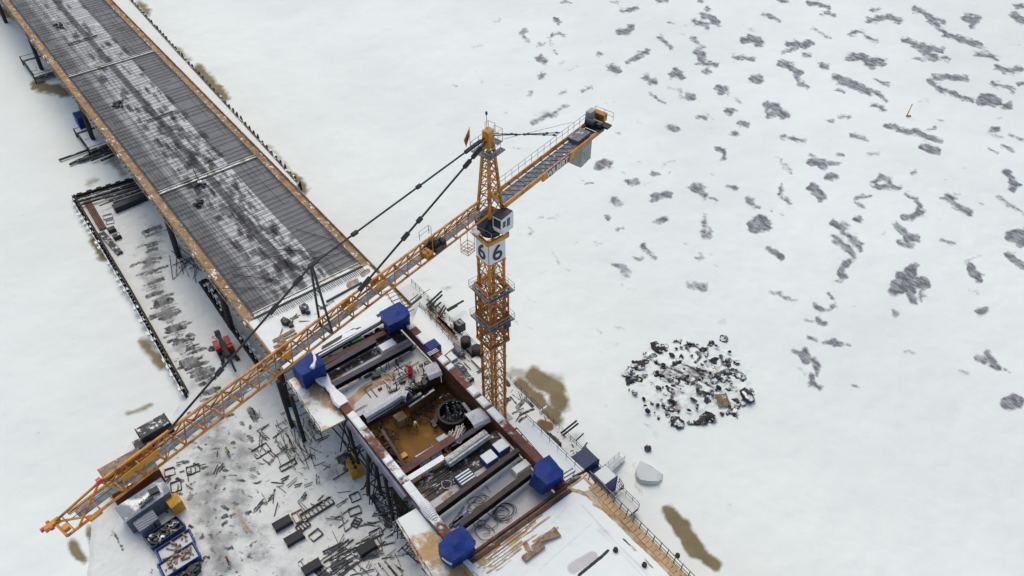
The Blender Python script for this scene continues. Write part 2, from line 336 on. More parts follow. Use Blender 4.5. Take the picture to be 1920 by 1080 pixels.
bare += ZM(960, 270, [(9,650,170,700,140,730,150),(3,950,140),(6,870,288,930,280),(6,1055,220,1090,222),(3,1170,215,1180,195),(3,560,293,595,297),((3,.7),500,250,530,265),(7,1060,400,1120,385,1170,378),((10,.75),765,420,800,440),
 ((11,.85),1355,330,1410,330,1440,380),(3,1490,410,1530,430),(5,1620,315,1680,330),(7,1770,415,1800,435),(5,1830,465,1850,475),(13,1830,610,1870,590),(10,1905,620),(4,705,535,735,560),(7,1070,575,1110,575,1155,565),
 ((5,.75),770,640,830,635),((9,.65),1450,545,1440,600,1440,690),(5,1480,645,1475,695),((10,.45),1290,740,1350,780),(4,1390,860,1440,850,1410,820),(7,985,765,1020,820),((8,.65),920,850,980,860),(4,1050,835,1075,855),
 ((10,.75),790,910,830,930,860,980),((8,.45),820,1060,850,1040),((5,.65),660,745,680,725),((5,.65),190,545,215,545),((3,.65),280,555,350,545),((5,.55),120,620,150,650,125,690),((4,.65),285,780,310,830,360,900,430,955),
 ((5,.55),40,685,85,690),((8,.45),130,950,150,990),((5,.4),200,970,240,960),((9,.65),1330,1055,1440,1070),(4,1545,35,1590,55,1580,100),((4,.55),1450,240,1510,230),((4,.55),150,355)])
bare += [(.8, 3, [(848, 160), (856, 162)]), (.6, 2, [(850, 88), (862, 86)]), (.8, 4, [(925, 40), (936, 38)]), (.5, 4, [(1220, 530), (1240, 545)]), (.5, 5, [(1130, 660), (1160, 645)]), (.45, 12, [(1215, 800), (1235, 825)]),
         (.6, 5, [(1195, 895), (1198, 925)]), (.5, 2, [(1215, 858), (1265, 872), (1290, 905)]), (.6, 3, [(1200, 760), (1215, 778)]), (.45, 2, [(1190, 680), (1130, 660)]), (.5, 3, [(1250, 580), (1300, 565)])]
rs = random.Random(5)
for i in range(150):      # small wind-scoured scraps beyond the traced ones, towards the far right
    x = rs.uniform(780, 2050); y = rs.uniform(-60, 620)
    if (x - 900) / 900 + (560 - y) / 700 < .55: continue
    L = rs.uniform(2, 9); a = rs.uniform(-.2, .7); bare.append((rs.uniform(.35, .75), rs.uniform(1, 3), [(x, y), (x + L * math.cos(a), y + L * .6 * math.sin(a))]))
bare = [(a * rs0.uniform(.82, 1.15), b * rs0.uniform(.75, 1.2), c) for a, b, c in bare]
bare += [(rs0.uniform(.3, .5), rs0.uniform(2, 7), [(x, y), (x + rs0.uniform(-26, 26), y + rs0.uniform(-8, 12))]) for x, y in [(rs0.uniform(10, 330), rs0.uniform(180, 1050)) for i in range(46)] + [(rs0.uniform(980, 1450), rs0.uniform(540, 1000)) for i in range(26)]]
bare += [(rs0.uniform(.42, .62), rs0.uniform(2, 6), [(x, y), (x + rs0.uniform(3, 22), y + rs0.uniform(-8, 16))]) for x, y in [(rs0.uniform(800, 1400), rs0.uniform(20, 780)) for i in range(90)]]
stain = [(1, 16, [(975, 725), (1010, 760), (1035, 782)]), (.8, 18, [(1000, 705), (1040, 730), (1052, 760)]), (.5, 14, [(960, 700), (1045, 712)]), (.9, 8, [(985, 740), (1030, 800), (1050, 790)]),
  (1.1, 12, [(1255, 960), (1275, 985)]), (1.1, 15, [(1275, 985), (1305, 1030)]), (1.05, 11, [(1305, 1030), (1342, 1062)]), (1, 9, [(66, 160), (125, 172)]), (1, 9, [(2, 22), (26, 27)]), (.9, 8, [(176, 452), (192, 482)]),
  (.75, 11, [(268, 642), (305, 685)]), (1, 2.5, [(240, 778), (283, 760)]), (1, 10, [(136, 1022), (152, 1045)]), (.95, 8, [(168, 995), (185, 1045), (205, 1095)]), (1.1, 8, [(398, 572), (425, 610), (445, 640), (470, 672)]), (.9, 7, [(425, 640), (462, 668)]),
  (.9, 7, [(262, 8), (276, 22)]), (.95, 10, [(372, 130), (398, 160), (420, 182)]), (.9, 9, [(548, 332), (570, 355)]), (.8, 5, [(333, 92), (352, 112)]), (.55, 8, [(165, 345), (182, 338)]), (.7, 7, [(200, 240), (228, 322)]),
  (.5, 4, [(1345, 604), (1360, 603)]), (.6, 2, [(1190, 870), (1193, 905), (1205, 930)]), (.7, 9, [(1275, 1090), (1290, 1100)]), (.6, 6, [(505, 275), (548, 325)]), (.6, 10, [(208, 300), (232, 326)])]
iceline = [(.75, 2, [(300, 830), (262, 850), (232, 880), (212, 905), (196, 930)]), (.35, 6, [(205, 860), (180, 905)]), (.3, 14, [(150, 950), (160, 1000)])]
xs = np.concatenate([-np.geomspace(3000, 165, 14), np.arange(-150, 150.1, .36), np.geomspace(165, 3000, 14)])
ys = np.concatenate([-np.geomspace(3000, 20, 12), np.arange(8, 130, .34), np.arange(130, 262, .6), np.geomspace(275, 4000, 16)])
M['ice'] = ground_mat('river_ice_under_snow', (.765, .80, .738), (.145, .145, .158), (.205, .165, .085), (.10, .10, .11), amp=1.5, sc_r=.75, g_amp=.35)
ice = grid_sheet('ice', xs, ys, lambda x, y: (fbm(x * .12, y * .12) - .5) * .5 + (fbm(x * .7, y * .7) - .5) * .10, [(bare, 6.5), (stain, 9), (iceline, 5)], M['ice'], warp=7.0)
tag(ice, 'snow-covered river ice with scoured dark patches and brown melt pools', 'river ice', kind='structure')
# ------------------------------------------------------------------ work island on the left (snowed ground, z about 1)
ZG = 1.0
outline = [(60.2, -10.4), (58.2, 9), (22.3, 9), (22.3, -.9), (1.3, -1.1), (-4, -1.1), (-4, 20.8), (-80, 20.8), (-80, -60)]
left_px = [(150, 1110), (160, 1010), (165, 960), (200, 880), (250, 805), (315, 772), (352, 745)]
outline += [uv_of(P(x, y, ZG)) for x, y in left_px]
def inside(poly, u, v):
    r = np.zeros(len(u), bool); n = len(poly); j = n - 1
    for i in range(n):
        (xi, yi), (xj, yj) = poly[i], poly[j]
        k = ((yi > v) != (yj > v)) & (u < (xj - xi) * (v - yi) / (yj - yi + 1e-12) + xi); r ^= k; j = i
    return r
dirt = []; grey = []
path = [(285, 430), (280, 500), (300, 560), (325, 610), (345, 650), (375, 690), (400, 740), (430, 790)]
for i in range(150):
    t = rs.random() * (len(path) - 1.01); k = int(t); f = t - k
    x = path[k][0] * (1 - f) + path[k + 1][0] * f + rs.gauss(0, 9); y = path[k][1] * (1 - f) + path[k + 1][1] * f
    L = rs.uniform(5, 24); dirt.append((rs.uniform(.55, 1.1), rs.uniform(.8, 4.5), [(x - L * .8, y + L * .3), (x, y + rs.uniform(-1, 1)), (x + L * .8, y - L * .25)]))
grey += [(.8, 13, path), (.4, 4, [(300, 410), (265, 450)]), (.42, 20, [(620, 960), (680, 1040), (720, 1080)]), (.35, 30, [(560, 850), (640, 900)])]
grey += [(.75, 34, [(400, 800), (400, 880), (395, 960), (420, 1060)]), (.6, 30, [(460, 830), (440, 930), (480, 1040)]), (.6, 22, [(500, 1060), (560, 1075)]), (.55, 14, [(620, 800), (560, 790)])]
for i in range(260):
    x = rs.gauss(415, 50); y = rs.uniform(770, 1080); L = rs.uniform(2, 13); a = rs.uniform(0, 6.3)
    dirt.append((rs.uniform(.4, 1.0), rs.uniform(.6, 4), [(x, y), (x + L * math.cos(a), y + L * math.sin(a) * .7)]))
for i in range(800):
    x = rs.uniform(460, 800); y = rs.uniform(770, 1080); L = rs.uniform(2, 16); a = rs.choice([-.55, .95]) + rs.gauss(0, .35)
    dirt.append((rs.uniform(.45, .95), rs.uniform(.4, 1.2), [(x, y), (x + L * math.cos(a), y + L * math.sin(a))]))
dirt += [(.9, 1.2, [(300, 828), (262, 850), (232, 880), (212, 905), (196, 930)]), (.5, 3, [(215, 985), (200, 1020)])]
dirt += [(1.1, 9, [(640, 862), (652, 858)]), (.8, 6, [(648, 880)]), (1.05, 10, [(735, 1068), (745, 1072)]), (.9, 8, [(590, 1065), (600, 1075)]), (.7, 9, [(470, 770), (480, 785)]), (.6, 5, [(215, 1000), (230, 1030)]), (.9, 7, [(700, 930), (730, 985)]), (.8, 14, [(745, 920), (760, 965)]), (.9, 6, [(395, 655), (410, 650)])]
us = np.arange(-72, 61, .2); vsr = np.arange(-45, 21, .2)
M['yard'] = ground_mat('yard_snow', (.69, .705, .655), (.030, .028, .028), (.20, .197, .19), (.40, .30, .18), amp=1.35, sc_r=2.6, bump=.7, g_amp=2.2, g_max=.8)
def yard_z(x, y):
    px, py = proj(x, y, np.full(len(x), .5)); k = strokes(px, py, [(1, 0, left_px[:-1])], 26.0) * 2
    return ZG * (1 - k * k * (3 - 2 * k)) - .25 * k + yard_n(x, y)
def yard_n(x, y): return (fbm(x * .5, y * .5) - .5) * .30 + (fbm(x * 1.9, y * 1.9) - .5) * .12
gnd = grid_sheet('ground', us, vsr, yard_z, [(dirt, 3.6), (grey, 26), ([(.6, 6, [(440, 950), (470, 1000)]), (.5, 5, [(690, 780), (720, 800)])], 6)], M['yard'], keep=lambda a, b: inside(outline, a, b), warp=2.5, frame='uv')
tag(gnd, 'trampled snow of the filled work yard left of the bridge', 'ground', kind='structure')
mb = MB()
base = [W(u, v, ZG - .12 if i < 9 or i > 14 else -.5) for i, (u, v) in enumerate(outline)]; low = [W(u, v, -1.0) for u, v in outline]
n = len(base); mb.add(base + low, [(i, (i + 1) % n, n + (i + 1) % n, n + i) for i in range(n)])
bank = mb.build('bank', M['snow_grey']); rebase(bank); tag(bank, kind='structure')
# sheet pile walls round the yard
def pile_wall(pts, label, z0=-.6, z1=1.45, pitch=.85, dep=.38, caps=.55):
    pts = [Vector(p) for p in pts]; org = pts[0].copy(); org.z = 0
    r = thing('sheet_pile_wall', label, 'retaining wall', org)
    a = MB(); s = MB(); wl = MB()
    for p, q in zip(pts[:-1], pts[1:]):
        d = q - p; L = d.length; d.normalize(); nrm = Vector((d.y, -d.x, 0)); n = max(2, int(L / pitch))
        for i in range(n):
            c = p + d * (i + .5) * L / n; o = nrm * (dep if i % 2 else -dep) * .5
            a.beam(c - d * L / n * .5 + o + ZZ * z0, c - d * L / n * .5 + o + ZZ * z0 + ZZ * .001, .01, .01)
            c2 = c + o; a.obox(Vector((c2.x, c2.y, (z0 + z1) / 2)), d * L / n * .5, nrm * .06, ZZ * (z1 - z0) / 2)
            e = p + d * (i + 1) * L / n; a.obox(Vector((e.x, e.y, (z0 + z1) / 2 - .01)), d * .05, nrm * (dep * .5), ZZ * ((z1 - z0) / 2 - .01))
            if i % 2 and rs.random() < caps:
                k = c + nrm * dep * rs.uniform(.6, 1.3); s.obox(Vector((k.x, k.y, z1 - .25)), d * L / n * rs.uniform(.35, .5), nrm * rs.uniform(.25, .45), ZZ * .18)
        s.beam(p + nrm * .3 + ZZ * (z1 - .3), q + nrm * .3 + ZZ * (z1 - .3), .14, .1); wl.beam(p - nrm * .42 + ZZ * (z1 - .05), q - nrm * .42 + ZZ * (z1 - .05), .26, .3)
    a.build('pile_row', M['pile'], r); wl.build('waling_beam', M['pile'], r)
    if s.v: s.build('snow_ridge', M['snow'], r)
    return r
g = lambda l: [P(x, y, 0) for x, y in l]
pile_wall(g([(140, 378), (245, 555), (352, 748)]), 'long dark sheet pile wall along the left edge of the snowy yard')
pile_wall(g([(498, 705), (432, 612), (382, 538)]), 'sheet pile wall facing the brown water strip beside the bridge', caps=.95)
pile_wall([W(22.3, 8, 0), P(382, 538, 0)], 'short sheet pile return wall ending under the bridge deck')
pile_wall([W(59, 8, 0), P(140, 378, 0)], 'sheet pile wall across the far end of the yard behind the pipe stack', caps=.2)
# ------------------------------------------------------------------ the bridge
ZD = 12.0
def deck_mat():
    t = NT('formwork_under_rebar'); m = t.rot(-(AB + math.pi / 2))       # x along the bridge, y across it (negative to the right)
    mp = t.n('ShaderNodeMapping'); mp.inputs['Location'].default_value = (-OO.dot(UU), OO.dot(VV), 0); t.l(m, mp.inputs['Vector'])
    sp = t.n('ShaderNodeSeparateXYZ'); t.l(mp.outputs[0], sp.inputs[0]); u = sp.outputs[0]; v = t.math('MULTIPLY', sp.outputs[1], -1)
    wob = t.noise(.09, 3); vv = t.math('ADD', v, t.math('MULTIPLY', t.math('SUBTRACT', wob, .5), .7))
    fine = t.noise(1.1, 7, .7); nn = t.noise(.35, 6, .66); lng = t.noise(1.0, 5, .6, t.rot2(AB + math.pi / 2, (9, .5)))
    c = t.mix(t.step(nn, .3, .7), (.105, .109, .106), (.158, .162, .158))
    band = lambda a, b, s=.4: t.math('MULTIPLY', t.step(vv, a, a + s), t.math('SUBTRACT', 1, t.step(vv, b - s, b)))
    sn = t.math('ADD', fine, t.math('MULTIPLY', lng, .7))
    c = t.mix(t.math('MULTIPLY', t.math('MULTIPLY', band(2.6, 5.0, 1.0), .55), t.step(sn, .55, .85)), c, (.46, .46, .45))
    c = t.mix(t.math('MULTIPLY', band(4.6, 8.2, .5), t.step(sn, .58, .84)), c, (.48, .49, .465))
    c = t.mix(t.math('MULTIPLY', band(9.2, 13.0, .3), t.step(sn, .50, .74)), c, (.54, .55, .525))
    c = t.mix(t.math('MULTIPLY', t.math('MULTIPLY', band(8.35, 8.95, .25), .45), t.step(lng, .42, .56)), c, (.05, .05, .055))
    c = t.mix(t.math('MULTIPLY', band(13.0, 17.2, .3), .6), c, (.172, .176, .176))
    # dark wet lines beside each cross bar, as long as the wind left them
    md = t.math('ABSOLUTE', t.math('SUBTRACT', t.math('FRACT', t.math('MULTIPLY', u, 1 / 1.28)), .5))
    run = t.noise(1.0, 4, .6, t.rot2(AB + math.pi / 2, (1.28, 4.0)))
    c = t.mix(t.math('MULTIPLY', t.math('SUBTRACT', 1, t.step(md, .06, .17)), t.math('MULTIPLY', t.step(run, .42, .58), t.math('ADD', .28, t.math('MULTIPLY', band(4.3, 13.1, .5), .5)))), c, (.035, .035, .042))
    c = t.mix(t.math('MULTIPLY', t.step(t.noise(.12, 5, .7), .60, .70), .55), c, (.055, .05, .05))
    return t.done(c, .75, 0, fine, .3, .05)
M['deck'] = deck_mat()
br = thing('bridge', 'long unfinished bridge deck with dense reinforcement running to the far left corner', 'bridge', W(60, 9, 0))
U1 = 215
mb = MB(); mb.uvbox(-1.0, U1, .1, 17.9, ZD - .55, ZD); mb.build('deck_slab', M['deck'], br)
mb = MB()
mb.uvbox(-1.0, U1, 3.2, 14.8, ZD - 2.4, ZD - .552); mb.build('girder', M['timber_dark'], br)
M['formedge'] = simple('brown_formwork_boards', (.30, .185, .085), .8, 0, .4, .9, snow=.40, snow_scale=1.3)
for v0, v1 in ((-1.15, .096), (17.904, 19.15)):
    e = MB(); e.uvbox(-12.5, U1, v0, v1, ZD - .75, ZD - .12)
    vo = v0 if v0 < 0 else v1
    e.uvbox(-12.5, U1, vo - .06, vo + .06, ZD - .75, ZD + .38)
    eb = e.build('edge_form', M['formedge'], br)
    k = MB(); inn = .09 if v0 < 0 else 17.91
    for u in np.arange(-12, 160, 1.5):       # brackets of the edge form
        k.uvbox(u, u + .14, min(vo, vo + (.45 if v0 > 0 else -.45)), max(vo, vo + (.45 if v0 > 0 else -.45)), ZD - .6, ZD - .45)
        k.beam(W(u + .07, vo, ZD - .9), W(u + .07, vo + (.5 if v0 > 0 else -.5), ZD - .52), .08, .08)
    k.beam(W(-12, vo + (.4 if v0 > 0 else -.4), ZD - .52), W(160, vo + (.4 if v0 > 0 else -.4), ZD - .52), .1, .08); k.build('bracket_row', M['timber'], eb)
    k = MB(); rr = random.Random(3)
    for u in np.arange(-1, 160, 3.1):
        if rr.random() < .35: k.obox(W(u, vo, ZD - .35), UU * rr.uniform(.2, .5), VV * .3, ZZ * .25)
    k.beam(W(-1, vo, ZD - .36), W(158, vo, ZD - .36), .14, .1); k.build('snow_ridge', M['snow'], eb)
    # dense upstanding stirrups along the edge
    st = MB()
    for u in np.arange(-.6, 150, .45):
        q = inn + (.18 if v0 < 0 else -.18); st.beam(W(u, q, ZD), W(u, q, ZD + .28), .05, .05)
    st.beam(W(-1, inn + (.18 if v0 < 0 else -.18), ZD + .29), W(150, inn + (.18 if v0 < 0 else -.18), ZD + .29), .06, .06)
    st.build('stirrup_row', M['rebar'], br)
# mat of bars
rb = MB(); rr = random.Random(9)
for u in np.arange(-.4, 190, 1.28):
    a = 0 if rr.random() < .7 else rr.uniform(0, 6); b = 18 if rr.random() < .75 else rr.uniform(11, 17)
    for w_ in (0, .2):
        rb.beam(W(u + w_, .3 + a, ZD + .12), W(u + w_ + rr.gauss(0, .08), b - .3, ZD + .12), .03, .03)
tag(rb.build('cross_bars', M['rebar'], br), kind='stuff')
rb = MB()
for v in list(np.arange(.5, 4.0, .55)) + list(np.arange(4.3, 8, .8)) + [8.4, 8.8] + list(np.arange(10, 13, 1.1)) + list(np.arange(13.4, 17.6, 1.0)):
    u = -.6
    while u < 190:
        L = rr.uniform(5, 12) if not (9.4 < v < 13) else rr.uniform(3, 7)
        if rr.random() < (.95 if v < 4 else .72 if v < 9.4 else .5): rb.beam(W(u, v, ZD + .18), W(u + L, v + rr.gauss(0, .06), ZD + .18), .04, .04)
        u += L + rr.uniform(.1, 2.5)
for i in range(260):
    u = abs(rr.gauss(0, 55)); v = rr.choice([rr.uniform(4.5, 8), rr.uniform(6.5, 11), rr.uniform(9.6, 13)]); L = rr.uniform(1.2, 3.2)
    for k in range(rr.randint(2, 6)): rb.beam(W(u, v + .16 * k, ZD + .2), W(u + L * rr.uniform(.8, 1.2), v + .16 * k, ZD + .2), .05, .05)
tag(rb.build('lengthwise_bars', M['rebar'], br), kind='stuff')
M['stop'] = simple('pale_stop_end_boards', (.40, .34, .26), .8, 0, .25, 1.2, snow=.55, snow_scale=.8)
for u in (-1.15, 35.3, 85.2, 136):
    j = MB(); j.uvbox(u - .07, u + .07, .15, 17.85, ZD + .005, ZD + .34); j.uvbox(u + .75, u + .87, .15, 17.85, ZD + .005, ZD + .30); j.uvbox(u + .08, u + .74, .2, 17.8, ZD + .006, ZD + .12)
    j.build('stop_end', M['stop'], br)
# snowed end panel with starter bars
M['endsnow'] = ground_mat('deck_snow', (.785, .815, .755), (.33, .24, .14), (.28, .20, .11), (.12, .10, .10), amp=.9, sc_r=1.5)
tanp = [(1, 6, [(655, 535), (668, 528)]), (1, 5, [(680, 515), (690, 508)]), (.7, 2, [(590, 590), (600, 585)])]
grime = [(.75, 2, [(515, 685), (560, 660)]), (.7, 1.5, [(505, 655), (530, 640)]), (.6, 4, [(600, 580), (625, 565)])]
mb = MB(); mb.uvbox(-12.6, -1.25, -1.0, 18.9, ZD - .5, ZD - .06); mb.build('end_slab', M['concrete'], br)
sh = grid_sheet('end_snow', np.arange(-12.6, -1.24, .2), np.arange(-.9, 18.81, .2), lambda x, y: ZD + (fbm(x * .9, y * .9) - .5) * .12, [(tanp, 3), ([], 3), (grime, 2)], M['endsnow'], warp=1.5, parent=br, frame='uv')
sbm = MB()
for v in np.arange(.5, 17.6, .30): sbm.beam(W(-1.25, v, ZD + .12), W(-2.6 - rr.uniform(0, .25), v + rr.gauss(0, .04), ZD + .20), .06, .06)
tag(sbm.build('starter_bars', M['rebar'], br), kind='stuff')
# piers
def pier(u, zb):
    for vq in (-.55, 17.0):
        m = MB()
        for du in (-.3, .5):
            m.tube(W(u + du, vq - .5, zb), W(u + du * .8, vq, ZD - .8), .42, 10)
        for k in range(3):
            z0 = zb + .8 + k * 3.1; m.tube(W(u - 1.1, vq - .3, z0), W(u + 1.0, vq - .1, z0 + 2.9), .12, 6); m.tube(W(u + 1.1, vq - .3, z0), W(u - 1.0, vq - .1, z0 + 2.9), .12, 6)
        m.build('pier', M['pile'], br)
for u, zb in ((32.4, .6), (79, 0), (116.2, 0), (150, 0), (10.5, .4), (-9, .6)): pier(u, zb)
m = MB(); m.uvbox(-12, 190, 1.4, 2.0, ZD - 1.6, ZD - .7); m.uvbox(-12, 190, 16, 16.6, ZD - 1.6, ZD - .7); m.build('girder', M['pile'], br)
# pier platforms on the ice below
def pier_platform(u, v0, v1, lu, label, group=None):
    r = thing('pier_platform', label, 'platform', W(u, (v0 + v1) / 2, 0))
    m = MB(); m.uvbox(u - lu, u + lu, v0, v1, .9, 1.1); m.build('deck_boards', M['timber_dark'], r)
    m = MB()
    for a in (-lu, lu):
        for b in (v0, v1): m.tube(W(u + a, b, -.3), W(u + a, b, 2.2), .14, 6)
        m.beam(W(u + a, v0, 2.1), W(u + a, v1, 2.1), .09, .09)
    m.beam(W(u - lu, v0, 2.1), W(u + lu, v0, 2.1), .09, .09); m.beam(W(u - lu, v0, 1.6), W(u + lu, v0, 1.6), .07, .07)
    m.build('railing', M['pile'], r)
    m = MB()
    for k in range(7): m.obox(W(u + rr.uniform(-lu, lu) * .8, rr.uniform(v0, v1), 1.2), UU * rr.uniform(.3, .9), VV * rr.uniform(.2, .6), ZZ * .12)
    m.obox(W(u, (v0 + v1) / 2, 1.12), UU * lu * .8, VV * (v1 - v0) * .45, ZZ * .03); m.build('snow_heap', M['snow'], r); return r
pier_platform(118, -3.6, 6, 5.5, 'dark snow-strewn platform round the farthest visible bridge pier')
pier_platform(79, -3.2, 6, 4.5, 'dark platform on the ice round the middle bridge pier below the blue cover')
m = MB(); c = P(150, 222, 3.0); 
m.prism([c + UU * a + VV * b + ZZ * .9 for a, b in ((-1.6, -.8), (1.6, -.8), (1.4, 1.2), (-1.3, 1.2))], [c + UU * a + VV * b - ZZ * 1.6 for a, b in ((-1.7, -.9), (1.7, -.9), (1.6, 1.3), (-1.5, 1.3))])
single('site_cover', m, M['tarp'], 'blue tarpaulin cover hanging at the middle bridge pier', 'cover')
for i in range(11):
    x0, y0 = 115 + i * 11 + rr.uniform(-6, 6), 308 - i * 2.0 + rr.uniform(-16, 12); a = P(x0, y0, .5 + .05 * i); b = a + (VV * .96 + UU * .1) * rr.uniform(6, 11) + UU * rr.gauss(0, .4)
    m = MB(); m.tube(a, b, rr.uniform(.16, .26), 7); single('steel_pipe', m, M['dark_snow'], 'one of the dark steel pipes lying on the ice under the bridge', 'pipe', 'pipes lying on the ice under the bridge')
# ------------------------------------------------------------------ near deck at the bottom of the picture
nd = thing('bridge_deck', 'snow-covered timber formwork deck at the bottom right with tan boards showing through', 'deck', W(-66, 10, 0))
m = MB(); m.uvbox(-88, -49.6, 1.6, 19.6, ZD - .7, ZD - .08); m.build('formwork_slab', M['ply'], nd)
tanp = [(1, 15, [(905, 1046), (945, 1012), (990, 975)]), (.8, 7, [(1000, 962), (1045, 925)]), (1, 6, [(985, 985), (1010, 955), (1040, 925)]), (1, 5, [(1042, 925), (1047, 932)]), (1, 4, [(1115, 945), (1150, 960)]), (1, 7, [(1105, 925), (1130, 950)]), (.9, 4, [(905, 1050), (920, 1062)]),
   (.8, 2, [(1172, 1012), (1190, 1032)]), (.8, 2, [(1212, 1055), (1225, 1066)]), (1, 5, [(985, 1020), (990, 1030)]), (.9, 3, [(1000, 1015), (1045, 990)]), (.85, 2, [(885, 1075), (1060, 915)]), (1, 5, [(1118, 940), (1190, 1008), (1272, 1088)]), (.9, 4, [(1062, 915), (1110, 930)]), (.7, 2, [(1010, 930), (960, 975)]), (.6, 3, [(930, 1070), (960, 1050)])]
for i in range(26):
    x = rr.uniform(890, 1000); y = 1085 - (x - 890) * .75 - rr.uniform(0, 45); tanp.append((rr.uniform(.5, .9), rr.uniform(.5, 2), [(x, y), (x + rr.uniform(8, 40), y - rr.uniform(6, 26))]))
dk = [(1, 3.2, [(1085, 1080), (1110, 1058), (1140, 1033)]), (.8, 1.2, [(1172, 1012), (1200, 1038), (1222, 1062)]), (.9, 1.5, [(1168, 1010), (1182, 1022)])]
dg = [(.75, 12, [(1075, 1065), (1110, 1045)]), (.6, 1.5, [(1010, 1070), (1110, 980)]), (.6, 1.5, [(990, 1028), (1068, 945)]), (.6, 2, [(1090, 945), (1125, 985), (1215, 1080)]), (.7, 1, [(1125, 988), (1225, 1085)]), (.7, 1, [(1122, 993), (1205, 1080)]), (.5, 1.2, [(980, 1080), (1045, 1010)])]
M['nearsnow'] = ground_mat('near_deck_snow', (.785, .815, .755), (.38, .225, .09), (.50, .47, .46), (.05, .04, .04), amp=.85, sc_r=1.6)
grid_sheet('snow_cover', np.arange(-87.5, -49.8, .17), np.arange(1.9, 19.3, .17), lambda x, y: ZD + (fbm(x * .8, y * .8) - .5) * .10, [(tanp, 2.2), (dg, 2), (dk, 1.5)], M['nearsnow'], warp=1.6, parent=nd, frame='uv')
m = MB(); m.uvbox(-49.58, -49.3, 2.0, 17, ZD - .9, ZD + .25); m.uvbox(-50.4, -49.9, 2.4, 17, ZD - .02, ZD + .10); m.build('edge_beam', M['rust_plain'], nd)
m = MB()
for v in np.arange(3, 17, 1.9): m.beam(W(-50.2, v, ZD), W(-50.2, v, ZD + 1.0), .05, .05)
m.beam(W(-50.2, 3, ZD + 1), W(-50.2, 16.6, ZD + 1), .045, .045); m.beam(W(-50.2, 3, ZD + .5), W(-50.2, 16.6, ZD + .5), .04, .04); m.build('guard_wire', M['timber_dark'], nd)
m = MB()
for u in np.arange(-88, -51, .62): m.obox(W(u, 19.45, ZD + .02), UU * .27, VV * .55, ZZ * .07)
m.build('edge_board', M['ply'], nd)
for k in range(6):
    u = -50.5 - k * .34; m = MB(); a = rr.uniform(2, 7); b = rr.uniform(8, 16.8)
    if k > 4: a = rr.uniform(2, 6) ; b = a + rr.uniform(2, 6)
    m.beam(W(u, a, ZD + .05), W(u + rr.uniform(-.1, .1), b, ZD + .06), .18, .07); m.build('board', M['ply_bare'], nd)
m = MB(); m.obox(P(1000, 1035, ZD + .25), UU * .35, VV * 1.4, ZZ * .2); m.build('timber_block', M['timber'], nd)
m = MB(); m.beam(P(870, 1050, ZD + .1), P(912, 1088, ZD + .1), .5, .5); m.build('white_edge_beam', M['white'], nd)
for i in range(9):
    a = P(996 + i * 3, 1025 - i * 1.5, ZD + .2 + .04 * i); b = P(1040 + i * 1.5, 988 + i * 2, ZD + .22)
    m = MB(); m.beam(a, b, .13, .06); single('plank', m, M['timber'], 'one of the fanned loose planks on the snowy near deck', 'plank', 'fanned planks on the near deck')
gr = thing('guard_rail', 'timber guard rail with many posts along the right edge of the near deck', 'railing', W(-65, 19.8, ZD))
for u in np.arange(-87, -50, 1.05):
    p = MB(); p.beam(W(u, 19.75, ZD - .3), W(u + .05, 20.05, ZD + 1.15), .09, .09); p.build('post', M['timber_dark'], gr)
p = MB(); p.beam(W(-88, 20.02, ZD + 1.1), W(-50, 20.02, ZD + 1.1), .07, .1); p.beam(W(-88, 19.9, ZD + .6), W(-50, 19.9, ZD + .6), .06, .09); p.build('rail', M['timber'], gr)
for k, v in enumerate((3, 9, 15)):
    for u in (-52, -62, -75): 
        m = MB(); m.tube(W(u, v, -.3), W(u, v, ZD - .7), .4, 10); m.build('support_column', M['pile'], nd)
for j, (x, y) in enumerate(((1208, 1060), (1154, 1032), (1270, 1043))):
    m = MB(); c = P(x, y, ZD + .02); m.tube(c, c + ZZ * .35, .30, 10, .24); m.tube(c + ZZ * .35, c + ZZ * .37, .26, 10, .20); single('bucket', m, M['black'], ('small dark bucket lying on the snow of the near deck', 'dark bucket beside the thin dark line on the near deck snow', 'dark bucket hung on the right guard rail')[j], 'bucket')
# ------------------------------------------------------------------ steel frame between the four blue tents
fr = thing('bridge_frame', 'open rust-red steel frame with cross girders between the four blue tents', 'steel frame', W(-30, 9.4, 0))
for v in (2.3, 16.6):
    m = MB(); m.uvbox(-49.2, -13, v - .5, v + .5, 10.5, 12.3); m.uvbox(-49.2, -13, v - .56, v + .56, 12.3, 12.42); m.build('main_girder', M['rust'] if v < 9 else M['rust_r'], fr)
m = MB(); rr = random.Random(21)
for v, us_ in ((2.3, (-15.3, -17.2, -19.6, -25.2, -26.6, -33.6, -36.2, -38.4, -40.2)), (16.6, (-16, -19.8, -24.6, -26.2, -31.4, -33.6, -36.2))):
    for u in us_:
        L = rr.uniform(.4, 1.3); m = MB(); m.prism([W(u + a * L, v + b * .5, 12.62 + rr.uniform(-.05, .1)) for a, b in ((-.8, -.8), (.7, -.9), (.9, .8), (-.7, .9))], [W(u + a * L, v + b * .55, 12.425) for a, b in ((-1, -1), (1, -1), (1, 1), (-1, 1))]); m.build('snow_cap', M['snow'], fr)
